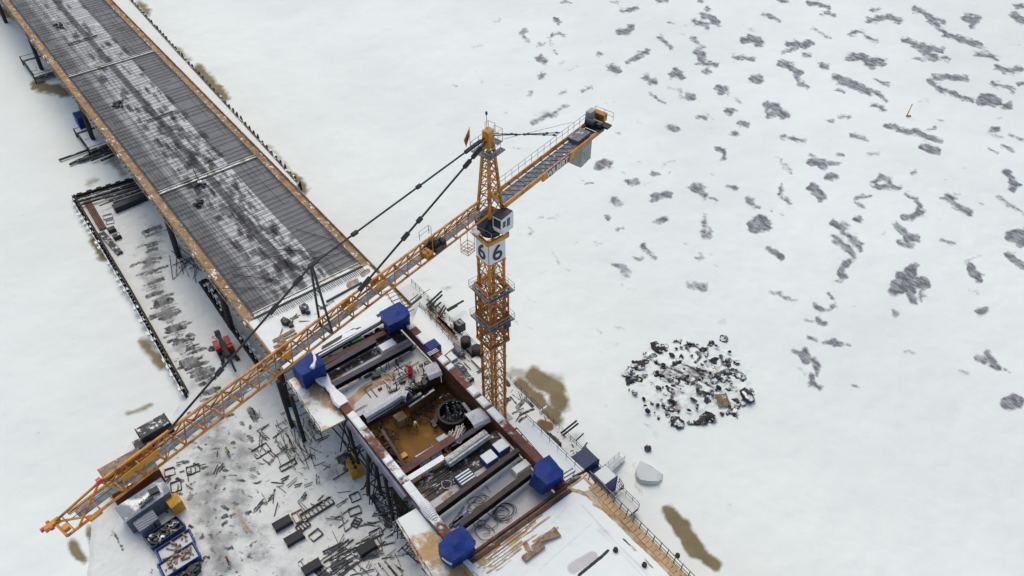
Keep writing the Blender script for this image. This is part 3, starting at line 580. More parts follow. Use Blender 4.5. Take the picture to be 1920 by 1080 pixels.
for k, ((xa, ya), (xb, yb), z, wd, ht, mt) in enumerate((
   ((596, 657), (714, 589), 12.0, .6, 1.6, 'girder'), ((597, 666), (712, 601), 12.0, .18, .5, 'white'), ((606, 692), (704, 637), 11.9, .8, .8, 'girder_blue'), ((622, 722), (772, 642), 12.0, .8, .9, 'girder_blue'), ((603, 681), (722, 622), 11.2, .9, .2, 'rust_plain'),
   ((818, 956), (972, 842), 12.2, .62, 1.15, 'girder'), ((862, 984), (996, 882), 12.2, .66, 1.15, 'girder'), ((690, 782), (770, 736), 11.4, .9, 1.3, 'girder'), ((766, 897), (832, 856), 11.6, .75, .5, 'white'),
   ((755, 882), (850, 820), 11.5, 1.1, 1.2, 'rust_plain'), ((845, 835), (905, 795), 11.2, .7, 1.2, 'girder_blue'))):
    m = MB(); m.beam(P(xa, ya, z), P(xb, yb, z), wd, .12, off=-.06); m.beam(P(xa, ya, z), P(xb, yb, z), .16, ht - .24, off=-ht / 2); m.beam(P(xa, ya, z), P(xb, yb, z), wd, .12, off=-ht + .06)
    d = P(xb, yb, z) - P(xa, ya, z); nst = max(2, int(d.length / 1.6))
    for i in range(1, nst):
        c = P(xa, ya, z) + d * i / nst; s_ = d.normalized().cross(ZZ); m.obox(c - ZZ * ht / 2, d.normalized() * .02, s_ * wd * .42, ZZ * (ht / 2 - .13))
    m.build('cross_girder', M[mt], fr)
for a, b, r in (((655, 792), (762, 934), .48), ((778, 938), (828, 1000), .52)):
    m = MB(); m.tube(P(*a, 11.4), P(*b, 11.4), r, 14); m.build('pipe', M['greypipe'], fr)
# floors
def floor(name, u0, u1, v0, v1, z, layers, mt, res=.16): return grid_sheet(name, np.arange(u0, u1, res), np.arange(v0, v1, res), lambda x, y: z + (fbm(x * 1.3, y * 1.3) - .5) * .06, layers, mt, warp=1.5, parent=fr, frame='uv')
M['floor'] = ground_mat('floor_snow', (.54, .545, .52), (.36, .24, .12), (.30, .28, .27), (.06, .05, .05), amp=.85, sc_r=1.8)
tn = [(1, 9, [(655, 712), (700, 688)]), (1, 8, [(650, 760), (690, 725), (735, 705)]), (.9, 5, [(640, 775), (660, 765)]), (.8, 4, [(620, 715), (640, 705)]), (.9, 5, [(832, 935), (845, 925)]), (.6, 4, [(905, 915), (915, 905)]), (.5, 4, [(845, 985), (870, 1000)])]
gy = [(.6, 10, [(700, 700), (760, 670)]), (.5, 10, [(900, 950), (960, 900)]), (.5, 8, [(880, 1000), (930, 960)]), (.7, 8, [(760, 710), (800, 690)]), (.6, 6, [(840, 950), (900, 900)])]
dk = [(rr.uniform(.5, .9), rr.uniform(.4, 1.3), [(x, y), (x + rr.uniform(-9, 9), y + rr.uniform(-6, 6))]) for x, y in [(rr.uniform(640, 800), rr.uniform(650, 780)) for i in range(110)] + [(rr.uniform(830, 1000), rr.uniform(860, 1010)) for i in range(90)]]
floor('floor_slab', -24.2, -12.9, 2.9, 16.0, 10.3, [(tn, 3), (gy, 6), (dk, 1.5)], M['floor'])
floor('floor_slab', -49.3, -37.0, 2.9, 16.0, 10.3, [(tn, 3), (gy, 6), (dk, 1.5)], M['floor'])
m = MB(); m.uvbox(-24.2, -12.9, 2.9, 16.0, 9.7, 10.2); m.uvbox(-49.3, -37.0, 2.9, 16.0, 9.7, 10.2); m.build('floor_formwork', M['timber_dark'], fr)
M['pit'] = ground_mat('orange_plywood', (.19, .092, .018), (.045, .028, .018), (.26, .14, .025), (.04, .03, .025), amp=.9, sc_r=1.2, base_dirt=(.06, .032, .014))
pl = MB()
tn = [(1, 2, [(715, 790), (735, 830), (750, 860)]), (.8, 3, [(710, 810), (725, 850)]), (.7, 4, [(830, 760), (850, 750)]), (.9, 5, [(770, 870), (790, 860), (820, 840)]), (.5, 5, [(760, 800), (790, 790)])]
floor('pit_floor', -37.0, -24.0, 3.2, 16.4, 7.4, [(tn, 3), ([(.9, 6, [(755, 830), (775, 850)]), (.9, 5, [(800, 815)])], 5), ([(1, 12, [(725, 860), (750, 880)]), (1, 5, [(712, 800), (740, 860)])], 5)], M['pit'])
m = MB(); m.uvbox(-37.0, -24.0, 3.2, 16.4, 6.8, 7.3); m.build('pit_base', M['timber_dark'], fr)
M['wallply'] = simple('wet_brown_plywood', (.17, .075, .022), .7, 0, .45, .9, rust=(.05, .03, .015), rust_amt=.4)
m = MB(); m.uvbox(-24.2, -24.02, 3, 16.2, 7.3, 10.2); m.uvbox(-37.1, -36.95, 3, 16.2, 7.3, 10.2); m.uvbox(-37, -24.3, 2.95, 3.1, 7.3, 10.9); m.uvbox(-37, -24.3, 16.2, 16.35, 7.3, 10.9); m.build('pit_wall', M['wallply'], fr)
m = MB(); a, b = P(767, 763, 9.8), P(814, 731, 9.8); m.beam(a - ZZ * 1.1, b - ZZ * 1.1, .10, 2.2)
for i in range(6): c = a + (b - a) * i / 5; m.beam(c - ZZ * 2.2 - UU * .12, c - UU * .12, .1, .1)
pw = m.build('shutter_panel', M['wallply'], fr); m = MB(); m.beam(a + ZZ * .06, b + ZZ * .06, .24, .12); m.build('white_top_edge', M['white'], pw)
m = MB(); m.uvbox(-16.6, -12.95, 2.95, 15.9, 10.36, 10.42); m.build('dark_boards', M['timber_dark'], fr)
m = MB(); m.uvbox(-40.2, -37.0, 2.95, 15.9, 10.36, 10.42); m.build('dark_boards', M['timber_dark'], fr)
for k in range(15):
    u = rr.uniform(-40, -37.2); a = rr.uniform(3, 9); m = MB(); m.beam(W(u, a, 10.5), W(u + rr.gauss(0, .15), a + rr.uniform(3, 6.5), 10.5), .12, .1); m.build('reinforcing_bar', M['dark_snow'], fr)
for k in range(26):
    u = rr.uniform(-24.5, -13.5); v = rr.uniform(3.4, 15.5); m = MB(); m.box(W(u, v, 10.33), rr.uniform(.3, 1.4), rr.uniform(.2, .6), rr.uniform(.1, .5), AB + rr.choice((0, 1.57)) + rr.gauss(0, .2)); single('stacked_boards', m, M[rr.choice(('dark_snow', 'timber_dark', 'timber', 'dark'))], 'one of the small board stacks lying on the floor behind the pit', 'board stack', 'board stacks behind the pit')
# white profiled sheeting draped over beams
def drape(pts, z, wd, sag, label):
    m = MB(); n = 9
    for (xa, ya), (xb, yb) in zip(pts[:-1], pts[1:]):
        a, b = P(xa, ya, z), P(xb, yb, z); d = (b - a).normalized(); s_ = d.cross(ZZ).normalized()
        row = lambda c: [c - s_ * wd * .5 - ZZ * sag, c - s_ * wd * .35 - ZZ * .05, c + ZZ * .08, c + s_ * wd * .35 - ZZ * .05, c + s_ * wd * .5 - ZZ * sag]
        A, B = row(a), row(b); und = [x - ZZ * .06 for x in A + B]
        v = A + B + und; k = len(A)
        m.add(v, [(i, i + 1, k + i + 1, k + i) for i in range(k - 1)] + [(2 * k + i, 3 * k + i, 3 * k + i + 1, 2 * k + i + 1) for i in range(k - 1)] + [(0, k, 3 * k, 2 * k), (k - 1, 3 * k - 1 - k + 0, 4 * k - 1, 3 * k - 1)])
    return single('white_sheeting', m, M['sheet'], label, 'sheeting')
drape([(682, 779), (722, 755), (752, 735), (764, 738)], 11.9, 1.35, .9, 'ribbed white sheeting over the beam behind the orange pit')
drape([(797, 696), (822, 686)], 11.8, 2.6, .5, 'small ribbed white sheet by the right girder next to the red rack')
drape([(880, 787), (910, 772)], 11.6, 2.8, .5, 'ribbed white sheet right of the round black casing')
drape([(822, 828), (838, 818)], 11.0, 1.8, .6, 'small ribbed white sheet left of the round black casing')
drape([(782, 861), (822, 838)], 11.2, 1.6, .8, 'ribbed white sheet along the near edge of the orange pit')
m = MB(); a, b = P(788, 936, 12.2), P(818, 978, 12.2); d = (b - a)
for i in range(14):
    c0, c1 = a + d * i / 14, a + d * (i + .8) / 14; f = math.sin(math.pi * (i + .5) / 14) ** .4; m.tube(c0, c1, .62 * f + .1, 12)
single('white_sheeting', m, M['white'], 'white ribbed roll of sheeting on the left girder near the front tent', 'sheeting')
m = MB(); a, b = P(594, 697, 12.3), P(645, 760, 12.3); d = b - a; s_ = d.normalized().cross(ZZ)
for i in range(7):
    f0 = 1 + .35 * math.sin(i * 1.3); f1 = 1 + .35 * math.sin((i + 1) * 1.3); c0, c1 = a + d * i / 7, a + d * (i + 1) / 7
    m.prism([c0 - s_ * .55 * f0 + ZZ * .35, c1 - s_ * .55 * f1 + ZZ * .35, c1 + s_ * .55 * f1 + ZZ * .35, c0 + s_ * .55 * f0 + ZZ * .35], [c0 - s_ * .7 * f0, c1 - s_ * .7 * f1, c1 + s_ * .7 * f1, c0 + s_ * .7 * f0])
single('white_sheeting', m, M['white'], 'long wavy white sheet on the left girder below the left blue tent', 'sheeting')
# big round casing standing in the pit, with its bars
cs = thing('steel_casing', 'large round black steel casing standing in the orange pit', 'steel casing', P(850, 795, 7.4))
m = MB(); c = P(850, 789, 7.4); c.z = 7.4; R = 2.05; N = 28
for i in range(N):
    t0, t1 = 2 * math.pi * i / N, 2 * math.pi * (i + 1) / N; q = lambda t, r, z: c + Vector((r * math.cos(t), r * math.sin(t), z))
    m.add([q(t0, R, 0), q(t1, R, 0), q(t1, R, 2.0), q(t0, R, 2.0), q(t0, R - .3, 0), q(t1, R - .3, 0), q(t1, R - .3, 2.0), q(t0, R - .3, 2.0)], [(0, 1, 2, 3), (5, 4, 7, 6), (3, 2, 6, 7), (1, 0, 4, 5)])
m.tube(c + ZZ * .02, c + ZZ * .1, R - .31, 24)
m.build('casing_ring', M['black'], cs)
m = MB()
for i in range(34):
    t = rr.uniform(0, 6.28); r = rr.uniform(.4, 1.5); p = c + Vector((r * math.cos(t), r * math.sin(t), .1)); m.beam(p, p + Vector((rr.gauss(0, .1), rr.gauss(0, .1), rr.uniform(1.0, 2.6))), .07, .07)
m.build('bar_cage', M['galv'], cs)
rbn = MB(); a, b = P(858, 805, 9.9), P(846, 834, 10.6)
for i in range(44):
    o = VV * rr.uniform(-1.15, 1.15) + ZZ * rr.uniform(-.2, .25); rbn.beam(a + o + UU * rr.uniform(-.5, .5), b + o * 1.1 + UU * rr.uniform(-.5, .5), .07, .07)
single('rebar_bundle', rbn, M['bark'], 'frosted bundle of reinforcing bars leaning at the round black casing', 'rebar', kind=None)
lg = MB(); a, b = P(838, 868, 11.4), P(914, 814, 11.4)
for i in range(16): o = VV * 0 + (b - a).normalized().cross(ZZ) * rr.uniform(-.55, .55) + ZZ * rr.uniform(-.25, .3); lg.tube(a + o, b + o + ZZ * rr.uniform(-.05, .05), rr.uniform(.12, .2), 6)
single('timber_bundle', lg, M['bark'], 'long frosted white bundle of timbers across the frame', 'timber')
tn = MB(); a, b = P(846, 886, 10.45), P(925, 832, 10.45)
for i in range(12): o = (b - a).normalized().cross(ZZ) * rr.uniform(-1.6, 1.0); tn.beam(a + o, b + o, .12, .1)
single('rebar_bundle', tn, M['timber_dark'], 'dark row of bars lying below the frosted white timber bundle', 'rebar')
# tents
def tent(top, bot, zt, zb, label, light=None):
    T = [P(x, y, zt) for x, y in top]; B = [P(x, y, zb) for x, y in bot]; n = len(T)
    r = thing('blue_tent', label, 'tent', P(sum(x for x, y in bot) / n, sum(y for x, y in bot) / n, zb))
    m = MB(); c = sum(T, Vector()) / n + ZZ * .28
    mid = [(T[i] * .45 + B[i] * .55) + Vector((rr.gauss(0, .1), rr.gauss(0, .1), 0)) for i in range(n)]
    m.add([*T, *mid, *B, c], [(i, (i + 1) % n, 3 * n) for i in range(n)] + [(i, n + i, n + (i + 1) % n, (i + 1) % n) for i in range(n)] + [(n + i, 2 * n + i, 2 * n + (i + 1) % n, n + (i + 1) % n) for i in range(n)] + [tuple(range(2 * n, 3 * n))[::-1]])
    o = m.build('cover', M['tarp'], r)
    bm = bmesh.new(); bm.from_mesh(o.data); bmesh.ops.subdivide_edges(bm, edges=bm.edges, cuts=3, use_grid_fill=True)
    for v in bm.verts:
        p = v.co + Vector(o['_org']); k = float(fbm(np.array([p.x * 1.1 + p.z]), np.array([p.y * 1.1 - p.z]))[0]) - .5; v.co += v.normal * k * .42
    bm.to_mesh(o.data); bm.free(); o.data.shade_smooth(); 
    try: o.data.set_sharp_from_angle(angle=math.radians(28))
    except Exception: pass
    return r
sw = lambda pts, dx, dy: [(x + dx, y + dy) for x, y in pts]
t1 = [(548, 686), (585, 657), (604, 672), (608, 683), (592, 692), (566, 704)]
t = tent(t1, [(563, 722), (600, 690), (612, 702), (614, 714), (592, 716), (575, 732)], 15.2, 11.6, 'blue tarpaulin tent with a white snow streak, left of the four at the frame corners')
m = MB(); pts = [P(x, y, 15.45) for x, y in ((586, 659), (590, 668), (591, 676), (588, 684), (585, 690))]
for a, b, r0 in zip(pts[:-1], pts[1:], (.16, .2, .2, .3)): m.tube(a, b, r0, 6)
m.build('snow_streak', M['snow'], t)
tent([(712, 584), (735, 572), (749, 565), (763, 578), (768, 588), (752, 600), (727, 612)], [(714, 602), (737, 592), (752, 585), (768, 598), (771, 615), (752, 618), (730, 626)], 15.0, 11.8, 'blue tarpaulin tent farthest back, at the corner near the crane jib')
tent([(821, 1019), (836, 1003), (866, 985), (893, 1014), (888, 1026), (850, 1052), (826, 1036)], [(822, 1036), (838, 1022), (868, 1004), (893, 1031), (889, 1043), (848, 1067), (828, 1050)], 15.2, 12.0, 'blue tarpaulin tent with small snow line, nearest at the bottom of the frame')
tent([(1001, 888), (1005, 867), (1030, 853), (1057, 883), (1055, 892), (1026, 909)], [(991, 908), (1003, 884), (1030, 872), (1057, 899), (1054, 908), (1016, 928)], 15.2, 11.6, 'bright blue tarpaulin tent at the right corner by the near deck')
m = MB(); q_ = [P(x, y, 14.2) for x, y in ((829, 1046), (835, 1051), (841, 1055), (847, 1058))]
for a, b in zip(q_[:-1], q_[1:]): m.tube(a, b, .09, 5)
m.build('snow_line', M['snow'], bpy.data.objects['blue_tent.002'])
# supports of the frame and the timber side platforms
sp = thing('scaffold', 'dark steel column scaffold standing under the left frame girder', 'scaffold', W(-27, 1.6, ZG))
for (x, y), (xt, yt) in (((678, 888), (650, 792)), ((690, 930), (690, 850)), ((738, 978), (716, 868)), ((757, 975), (745, 900)), ((715, 930), (700, 845))):
    m = MB(); m.tube(P(x, y, ZG - .3), P(xt, yt, 11.0), .24, 8); m.build('column', M['pile'], sp)
m = MB(); rr = random.Random(4)
for i in range(46):
    u = rr.uniform(-41, -22); m.beam(W(u, rr.uniform(-.6, 3.5), rr.uniform(1, 7)), W(u + rr.gauss(0, 2.4), rr.uniform(-.6, 4), rr.uniform(4, 11)), .13, .13)
m.build('bracing', M['pile'], sp)
m = MB()
for i in range(40): u = rr.uniform(-42, -31); m.beam(W(u, rr.uniform(-1, 3), rr.uniform(1.2, 3)), W(u + rr.gauss(0, 1.5), rr.uniform(-1, 3), rr.uniform(1.2, 4)), .12, .12)
m.build('bracing', M['dark_snow'], sp)
def platform(pts, z, label, mat, legs=(), rail=None, th=.28, layers=None):
    T = [P(x, y, z) for x, y in pts]; c = sum(T, Vector()) / len(T)
    r = thing('timber_platform', label, 'platform', (c.x, c.y, ZG))
    m = MB(); m.prism(T, [p - ZZ * th for p in T]); m.build('platform_deck', mat, r)
    m = MB(); d = (T[1] - T[0]).normalized()
    L = (T[1] - T[0]).length
    for i in range(int(L / 1.2) + 1):
        a = T[0] + d * i * 1.2; bq = T[-1] + (T[2] - T[-1]) * (i * 1.2 / max(L, .1)); m.beam(a + (a - bq).normalized() * .6 - ZZ * (th + .1), bq - ZZ * (th + .1), .12, .18)
    m.build('joist', M['timber_dark'], r)
    for x, y in legs:
        m = MB(); b = P(x, y, ZG); m.tube(b - ZZ * .3, Vector((b.x, b.y, z - th)), .3, 8); m.build('column', M['pile'], r)
    if rail:
        m = MB(); R = [P(x, y, z) for x, y in rail]
        for a, b in zip(R[:-1], R[1:]):
            n = max(1, int((b - a).length / 1.5))
            for i in range(n + 1): q = a + (b - a) * i / n; m.beam(q, q + ZZ * 1.1, .06, .06)
            for h in (.55, 1.1): m.beam(a + ZZ * h, b + ZZ * h, .05, .05)
        m.build('railing', M['timber_dark'], r)
    return r
M['plat'] = simple('snowed_plywood', (.45, .29, .13), .75, 0, .2, .5, snow=.52, snow_scale=.16)
M['plat_snow'] = simple('snowy_boards', (.45, .32, .17), .75, 0, .2, .5, snow=.74, snow_scale=.3)
platform([(538, 714), (602, 810), (648, 786), (590, 690)], 11.4, 'snow-dusted tan plywood platform left of the frame below the left tent', M['plat'], [(548, 800), (571, 826)], [(538, 714), (602, 810)])
platform([(742, 975), (800, 1075), (850, 1130), (900, 1100), (835, 1010), (785, 950)], 11.5, 'tan plywood platform with snow beside the nearest blue tent', M['plat'], [], [(742, 975), (812, 1088)])
platform([(770, 612), (826, 672), (852, 650), (785, 575)], 11.6, 'snow-covered platform right of the frame behind the small blue box', M['plat_snow'], [], [(787, 577), (852, 650)])
platform([(968, 800), (1058, 903), (1096, 880), (995, 785)], 11.6, 'snow-covered platform along the right girder by the right tent', M['plat_snow'], [], [(985, 785), (1094, 890)])
platform([(1060, 905), (1092, 945), (1130, 925), (1100, 885)], 11.3, 'tan board platform at the right corner beside the grating stairs', M['plat'], [], None)
m = MB()
for i in range(9): m.beam(P(1050 + i * 5, 893 + i * 5, 11.6), P(1074 + i * 5, 878 + i * 5, 11.6), .1, .12)
for i in range(16): m.beam(P(1056 + rr.uniform(0, 40), 895 + rr.uniform(0, 30), 11.3), P(1070 + rr.uniform(0, 30), 885 + rr.uniform(0, 30), 11.7), .08, .08)
single('grating', m, M['dark_snow'], 'dark open bar grating between the right tent and the near deck', 'grating')
m = MB()
for i in range(8): m.beam(P(718 + i * 5, 548 + i * 6, 12.0), P(742 + i * 5, 538 + i * 6, 12.0), .1, .12)
m.beam(P(722, 545, 12.1), P(752, 590, 12.1), .1, .12); m.beam(P(738, 540, 12.1), P(764, 582, 12.1), .1, .12)
single('grating', m, M['timber'], 'open timber grating at the bridge end beside the back tent', 'grating')
# ------------------------------------------------------------------ tower crane
MC = P(928, 785, 1.0); MC.z = 0
cr = thing('tower_crane', 'tall orange tower crane with a latticed jib reaching left over the bridge', 'crane', (MC.x, MC.y, 1.0))
JA = math.radians(-128.2); JJ = Vector((math.cos(JA), math.sin(JA), 0)); BB = Vector((-JJ.y, JJ.x, 0))   # along the jib; to its front side
BB = Vector((math.cos(JA + math.pi / 2), math.sin(JA + math.pi / 2), 0))
def K(a, b, z): return MC + JJ * a + BB * b + ZZ * z
def S(x, y, z): return MC + UU * x + VV * y + ZZ * z            # mast axes
def ja(px, py, z): return (P(px, py, z) - MC - ZZ * z).dot(JJ)
ZT = 36.2
def lattice(m, z0, z1, h, ch, di, bay, cross=True):
    for x in (-h, h):
        for y in (-h, h): m.beam(S(x, y, z0), S(x, y, z1), ch, ch, UU)
    n = max(1, round((z1 - z0) / bay)); dz = (z1 - z0) / n
    cs = [(-h, -h), (h, -h), (h, h), (-h, h)]
    for k in range(n):
        za, zb = z0 + k * dz, z0 + (k + 1) * dz
        for i in range(4):
            (x0, y0), (x1, y1) = cs[i], cs[(i + 1) % 4]; xm, ym = (x0 + x1) / 2, (y0 + y1) / 2
            m.beam(S(x0, y0, za), S(x1, y1, za), di, di)
            if cross: m.beam(S(x0, y0, za), S(xm, ym, zb), di, di); m.beam(S(x1, y1, za), S(xm, ym, zb), di, di)
            else: m.beam(S(x0, y0, za), S(x1, y1, zb), di, di); m.beam(S(x1, y1, za), S(x0, y0, zb), di, di)
secs = np.linspace(1.0, 35.4, 11)
for i in range(10):
    m = MB(); lattice(m, secs[i], secs[i + 1] - .02, 1.06, .27, .10, 1.72); 
    for x in (-1.06, 1.06):
        for y in (-1.06, 1.06): m.obox(S(x, y, secs[i] + .12), UU * .19, VV * .19, ZZ * .12)
    s_ = m.build('mast_section', M['orange'], cr)
    l = MB(); l.beam(S(-.3, .5, secs[i]), S(-.3, .5, secs[i + 1]), .05, .05); l.beam(S(.1, .5, secs[i]), S(.1, .5, secs[i + 1]), .05, .05)
    for z in np.arange(secs[i], secs[i + 1], .4): l.beam(S(-.3, .5, z), S(.1, .5, z), .04, .04)
    l.build('ladder', M['galv'], s_)
m = MB(); m.obox(S(0, 0, 1.2), UU * 1.9, VV * 1.9, ZZ * .35); m.build('base_block', M['concrete'], cr)
# climbing frame round the mast
m = MB(); lattice(m, 18.2, 27.6, 1.42, .17, .09, 1.5, False)
for z in (18.2, 22.6, 27.6):
    for i, (a, b) in enumerate((((-1.5, -1.5), (1.5, -1.5)), ((1.5, -1.5), (1.5, 1.5)), ((1.5, 1.5), (-1.5, 1.5)), ((-1.5, 1.5), (-1.5, -1.5)))): m.beam(S(*a, z), S(*b, z), .22, .34)
m.build('climbing_frame', M['orange_dark'], cr)
def ring(z, hi, ho, name, hr=1.1):
    m = MB(); q = [(-ho, -ho), (ho, -ho), (ho, ho), (-ho, ho)]
    w_ = (ho - hi) / 2
    m.obox(S(0, -ho + w_, z), UU * ho, VV * w_, ZZ * .05); m.obox(S(0, ho - w_, z), UU * ho, VV * w_, ZZ * .05)
    m.obox(S(-ho + w_, 0, z), UU * w_, VV * (hi - .01), ZZ * .05); m.obox(S(ho - w_, 0, z), UU * w_, VV * (hi - .01), ZZ * .05)
    o = m.build(name, M['walk'], cr); m = MB()
    for i in range(4):
        (x0, y0), (x1, y1) = q[i], q[(i + 1) % 4]
        for t in (0, .33, .67): m.beam(S(x0 + (x1 - x0) * t, y0 + (y1 - y0) * t, z), S(x0 + (x1 - x0) * t, y0 + (y1 - y0) * t, z + hr), .05, .05)
        for h in (.5, 1.0): m.beam(S(x0, y0, z + h * hr), S(x1, y1, z + h * hr), .045, .045)
    m.build('railing', M['galv'], o); return o
ring(27.0, 1.45, 1.98, 'climbing_platform'); ring(22.0, 1.45, 2.0, 'climbing_platform')
m = MB(); m.beam(S(-1.5, -2.4, 27.1), S(-1.5, -1.2, 27.1), .3, .3); m.beam(S(.6, -2.0, 18.9), S(.9, 2.4, 18.9), .18, .2); m.build('mounting_beam', M['orange_dark'], cr)
m = MB(); m.obox(S(-1.2, 1.2, 21.2), UU * .5, VV * .4, ZZ * .5); m.obox(S(0, 0, 20.2), UU * .6, VV * .6, ZZ * .3); m.build('hydraulic_unit', M['dark'], cr)
# number panels
def text_mesh(body, size, ext=.03):
    c = bpy.data.curves.new('lettering', 'FONT'); c.body = body; c.size = size; c.extrude = ext; c.align_x = 'LEFT'; c.resolution_u = 6
    o = bpy.data.objects.new('lettering', c); COL.objects.link(o); dg = bpy.context.evaluated_depsgraph_get(); e = o.evaluated_get(dg); me = e.to_mesh()
    v = [tuple(x.co) for x in me.vertices]; f = [tuple(p.vertices) for p in me.polygons]; e.to_mesh_clear(); bpy.data.objects.remove(o); bpy.data.curves.remove(c); return v, f
def put_text(body, size, origin, right, up, nrm, mat, parent, bold=0, width=None, height=None):
    v, f = text_mesh(body, size); xs_ = [a[0] for a in v]; ys_ = [a[1] for a in v]; cx, cy = (min(xs_) + max(xs_)) / 2, (min(ys_) + max(ys_)) / 2
    kx = width / (max(xs_) - min(xs_)) if width else 1; ky = height / (max(ys_) - min(ys_)) if height else 1
    me = MB(); offs = [(0, 0)] if not bold else [(bold * math.cos(t), bold * math.sin(t)) for t in np.linspace(0, 6.283, 9)[:-1]]
    for i, (ox, oy) in enumerate(offs): me.add([origin + right * ((a - cx) * kx + ox) + up * ((b - cy) * ky + oy) + nrm * (c + .0012 * i) for a, b, c in v], f)
    return me.build('lettering', mat, parent)
for nrm, right in ((-UU, VV), (-VV, -UU)):
    m = MB(); c = MC + nrm * 1.24 + ZZ * 33.75; m.obox(c, right * 1.16, nrm * .03, ZZ * 1.42)
    p = m.build('number_panel', M['white'], cr); put_text('6', 3.0, c + nrm * .06, right, ZZ, nrm, M['navy'], p, bold=.025, width=1.30, height=2.2)
# slewing part
m = MB()
for a, b in (((-1.45, -1.45), (1.45, -1.45)), ((1.45, -1.45), (1.45, 1.45)), ((1.45, 1.45), (-1.45, 1.45)), ((-1.45, 1.45), (-1.45, -1.45))): m.beam(S(*a, 35.75), S(*b, 35.75), .30, .55)
m.build('support_frame', M['amber'], cr)
m = MB(); m.tube(MC + ZZ * 36.05, MC + ZZ * 36.75, 1.25, 20); m.tube(MC + ZZ * 36.76, MC + ZZ * 37.2, 1.05, 20); 
m.obox(K(0, 0, 38.0), JJ * .95, BB * .85, ZZ * .85); m.obox(K(1.5, .1, 38.6), JJ * .5, BB * .6, ZZ * .4); m.obox(K(1.15, -.2, 37.4), JJ * .35, BB * .5, ZZ * .5); m.obox(K(-.3, 1.3, 37.0), JJ * .7, BB * .25, ZZ * .3)
m.build('slewing_unit', M['dark'], cr)
m = MB(); 
for a, b in ((-1.7, -1.3), (1.5, -1.3), (1.5, 1.4)): m.beam(K(a, b, 36.3), K(a, b, 37.4), .05, .05)
m.beam(K(-1.7, -1.3, 37.4), K(1.5, -1.3, 37.4), .05, .05); m.beam(K(1.5, -1.3, 37.4), K(1.5, 1.4, 37.4), .05, .05); m.obox(K(1.2, -.9, 36.3), JJ * .6, BB * .6, ZZ * .06); m.build('access_platform', M['galv'], cr)
# driver's cab on the front side
cab = MB(); A0, A1, B0, B1, Z0, Z1 = -1.35, .70, .95, 2.25, 36.9, 39.15
q = [(A0, Z0), (A1 - .3, Z0), (A1, Z0 + .7), (A1, Z1), (A0, Z1)]
cab.add([K(a, b, z) for b in (B0, B1) for a, z in q], [(0, 1, 2, 3, 4), (9, 8, 7, 6, 5)] + [(i, (i + 1) % 5, 5 + (i + 1) % 5, 5 + i) for i in range(5)])
co = cab.build('cab', M['white'], cr)
m = MB()
m.obox(K(A1 - .42, B1 + .003, 38.35), JJ * .26, BB * .012, ZZ * .42); m.obox(K(A1 - 1.15, B1 + .003, 38.25), JJ * .27, BB * .012, ZZ * .55); m.obox(K(A1 + .003, (B0 + B1) / 2, 38.4), JJ * .012, BB * .5, ZZ * .6); m.build('window', M['glass'], co)
m = MB(); m.obox(K(-.33, 1.55, Z1 + .05), JJ * 1.0, BB * .62, ZZ * .045); m.build('roof', M['dark'], co)
m = MB(); m.beam(K(-1.3, 2.2, 37.5), K(.6, 2.2, 37.5), .04, .04); m.build('grab_rail', M['galv'], co)
# tower head
hd = MB(); ZB, ZA = 38.9, 49.0
feet = [(1.1, -.85), (1.1, .85), (-1.1, .85), (-1.1, -.85)]; tops = [(.28, -.28), (.28, .28), (-.28, .28), (-.28, -.28)]
L_ = lambda i, t: K(feet[i][0] * (1 - t) + tops[i][0] * t, feet[i][1] * (1 - t) + tops[i][1] * t, ZB + (ZA - ZB) * t)
for i in range(4): hd.beam(L_(i, 0), L_(i, 1), .26, .26, JJ)
ts = [0, .14, .27, .39, .5, .6, .69, .77, .84]
for a, b in zip(ts[:-1], ts[1:]):
    for i in range(4):
        j = (i + 1) % 4; hd.beam(L_(i, a), L_(j, b), .09, .09); hd.beam(L_(j, a), L_(i, b), .09, .09) if i % 2 else hd.beam(L_(i, b), L_(j, b), .09, .09)
hd.build('tower_head', M['orange'], cr)
m = MB(); m.obox(K(0, 0, 48.4), JJ * .42, BB * .42, ZZ * 1.0); m.tube(K(-.5, 0, 48.8), K(.5, 0, 48.8), .35, 10); m.build('head_block', M['amber'], cr)
m = MB(); m.obox(K(0, -.95, 46.9), JJ * 1.25, BB * .35, ZZ * .05); m.obox(K(0, .95, 46.9), JJ * 1.25, BB * .35, ZZ * .05); m.obox(K(-1.25, 0, 47.4), JJ * .4, BB * .55, ZZ * .05); m.obox(K(1.0, 0, 46.9), JJ * .25, BB * .59, ZZ * .05)
hp = m.build('head_platform', M['walk'], cr); m = MB()
def rail(m, pts, h=1.15, w_=.05):
    for a, b in zip(pts[:-1], pts[1:]):
        n = max(1, int((b - a).length / 1.2))
        for i in range(n + 1): q_ = a + (b - a) * i / n; m.beam(q_, q_ + ZZ * h, w_, w_)
        for t in (.5, 1): m.beam(a + ZZ * h * t, b + ZZ * h * t, w_ * .85, w_ * .85)
rail(m, [K(1.25, -1.3, 46.95), K(-1.25, -1.3, 46.95), K(-1.25, -.6, 46.95)]); rail(m, [K(1.25, -1.3, 46.95), K(1.25, 1.3, 46.95), K(-.4, 1.3, 46.95)]); rail(m, [K(-1.65, -.55, 47.45), K(-1.65, .55, 47.45), K(-.9, .55, 47.45)], 1.5)
rail(m, [K(-.3, -.6, 48.4), K(-.8, -.6, 48.4), K(-.8, .3, 48.4)], 1.5)
m.build('railing', M['galv'], hp)
m = MB(); m.beam(K(1.3, -1.35, 47), K(1.3, -1.35, 49.9), .05, .05); fp = m.build('flag_pole', M['galv'], cr)
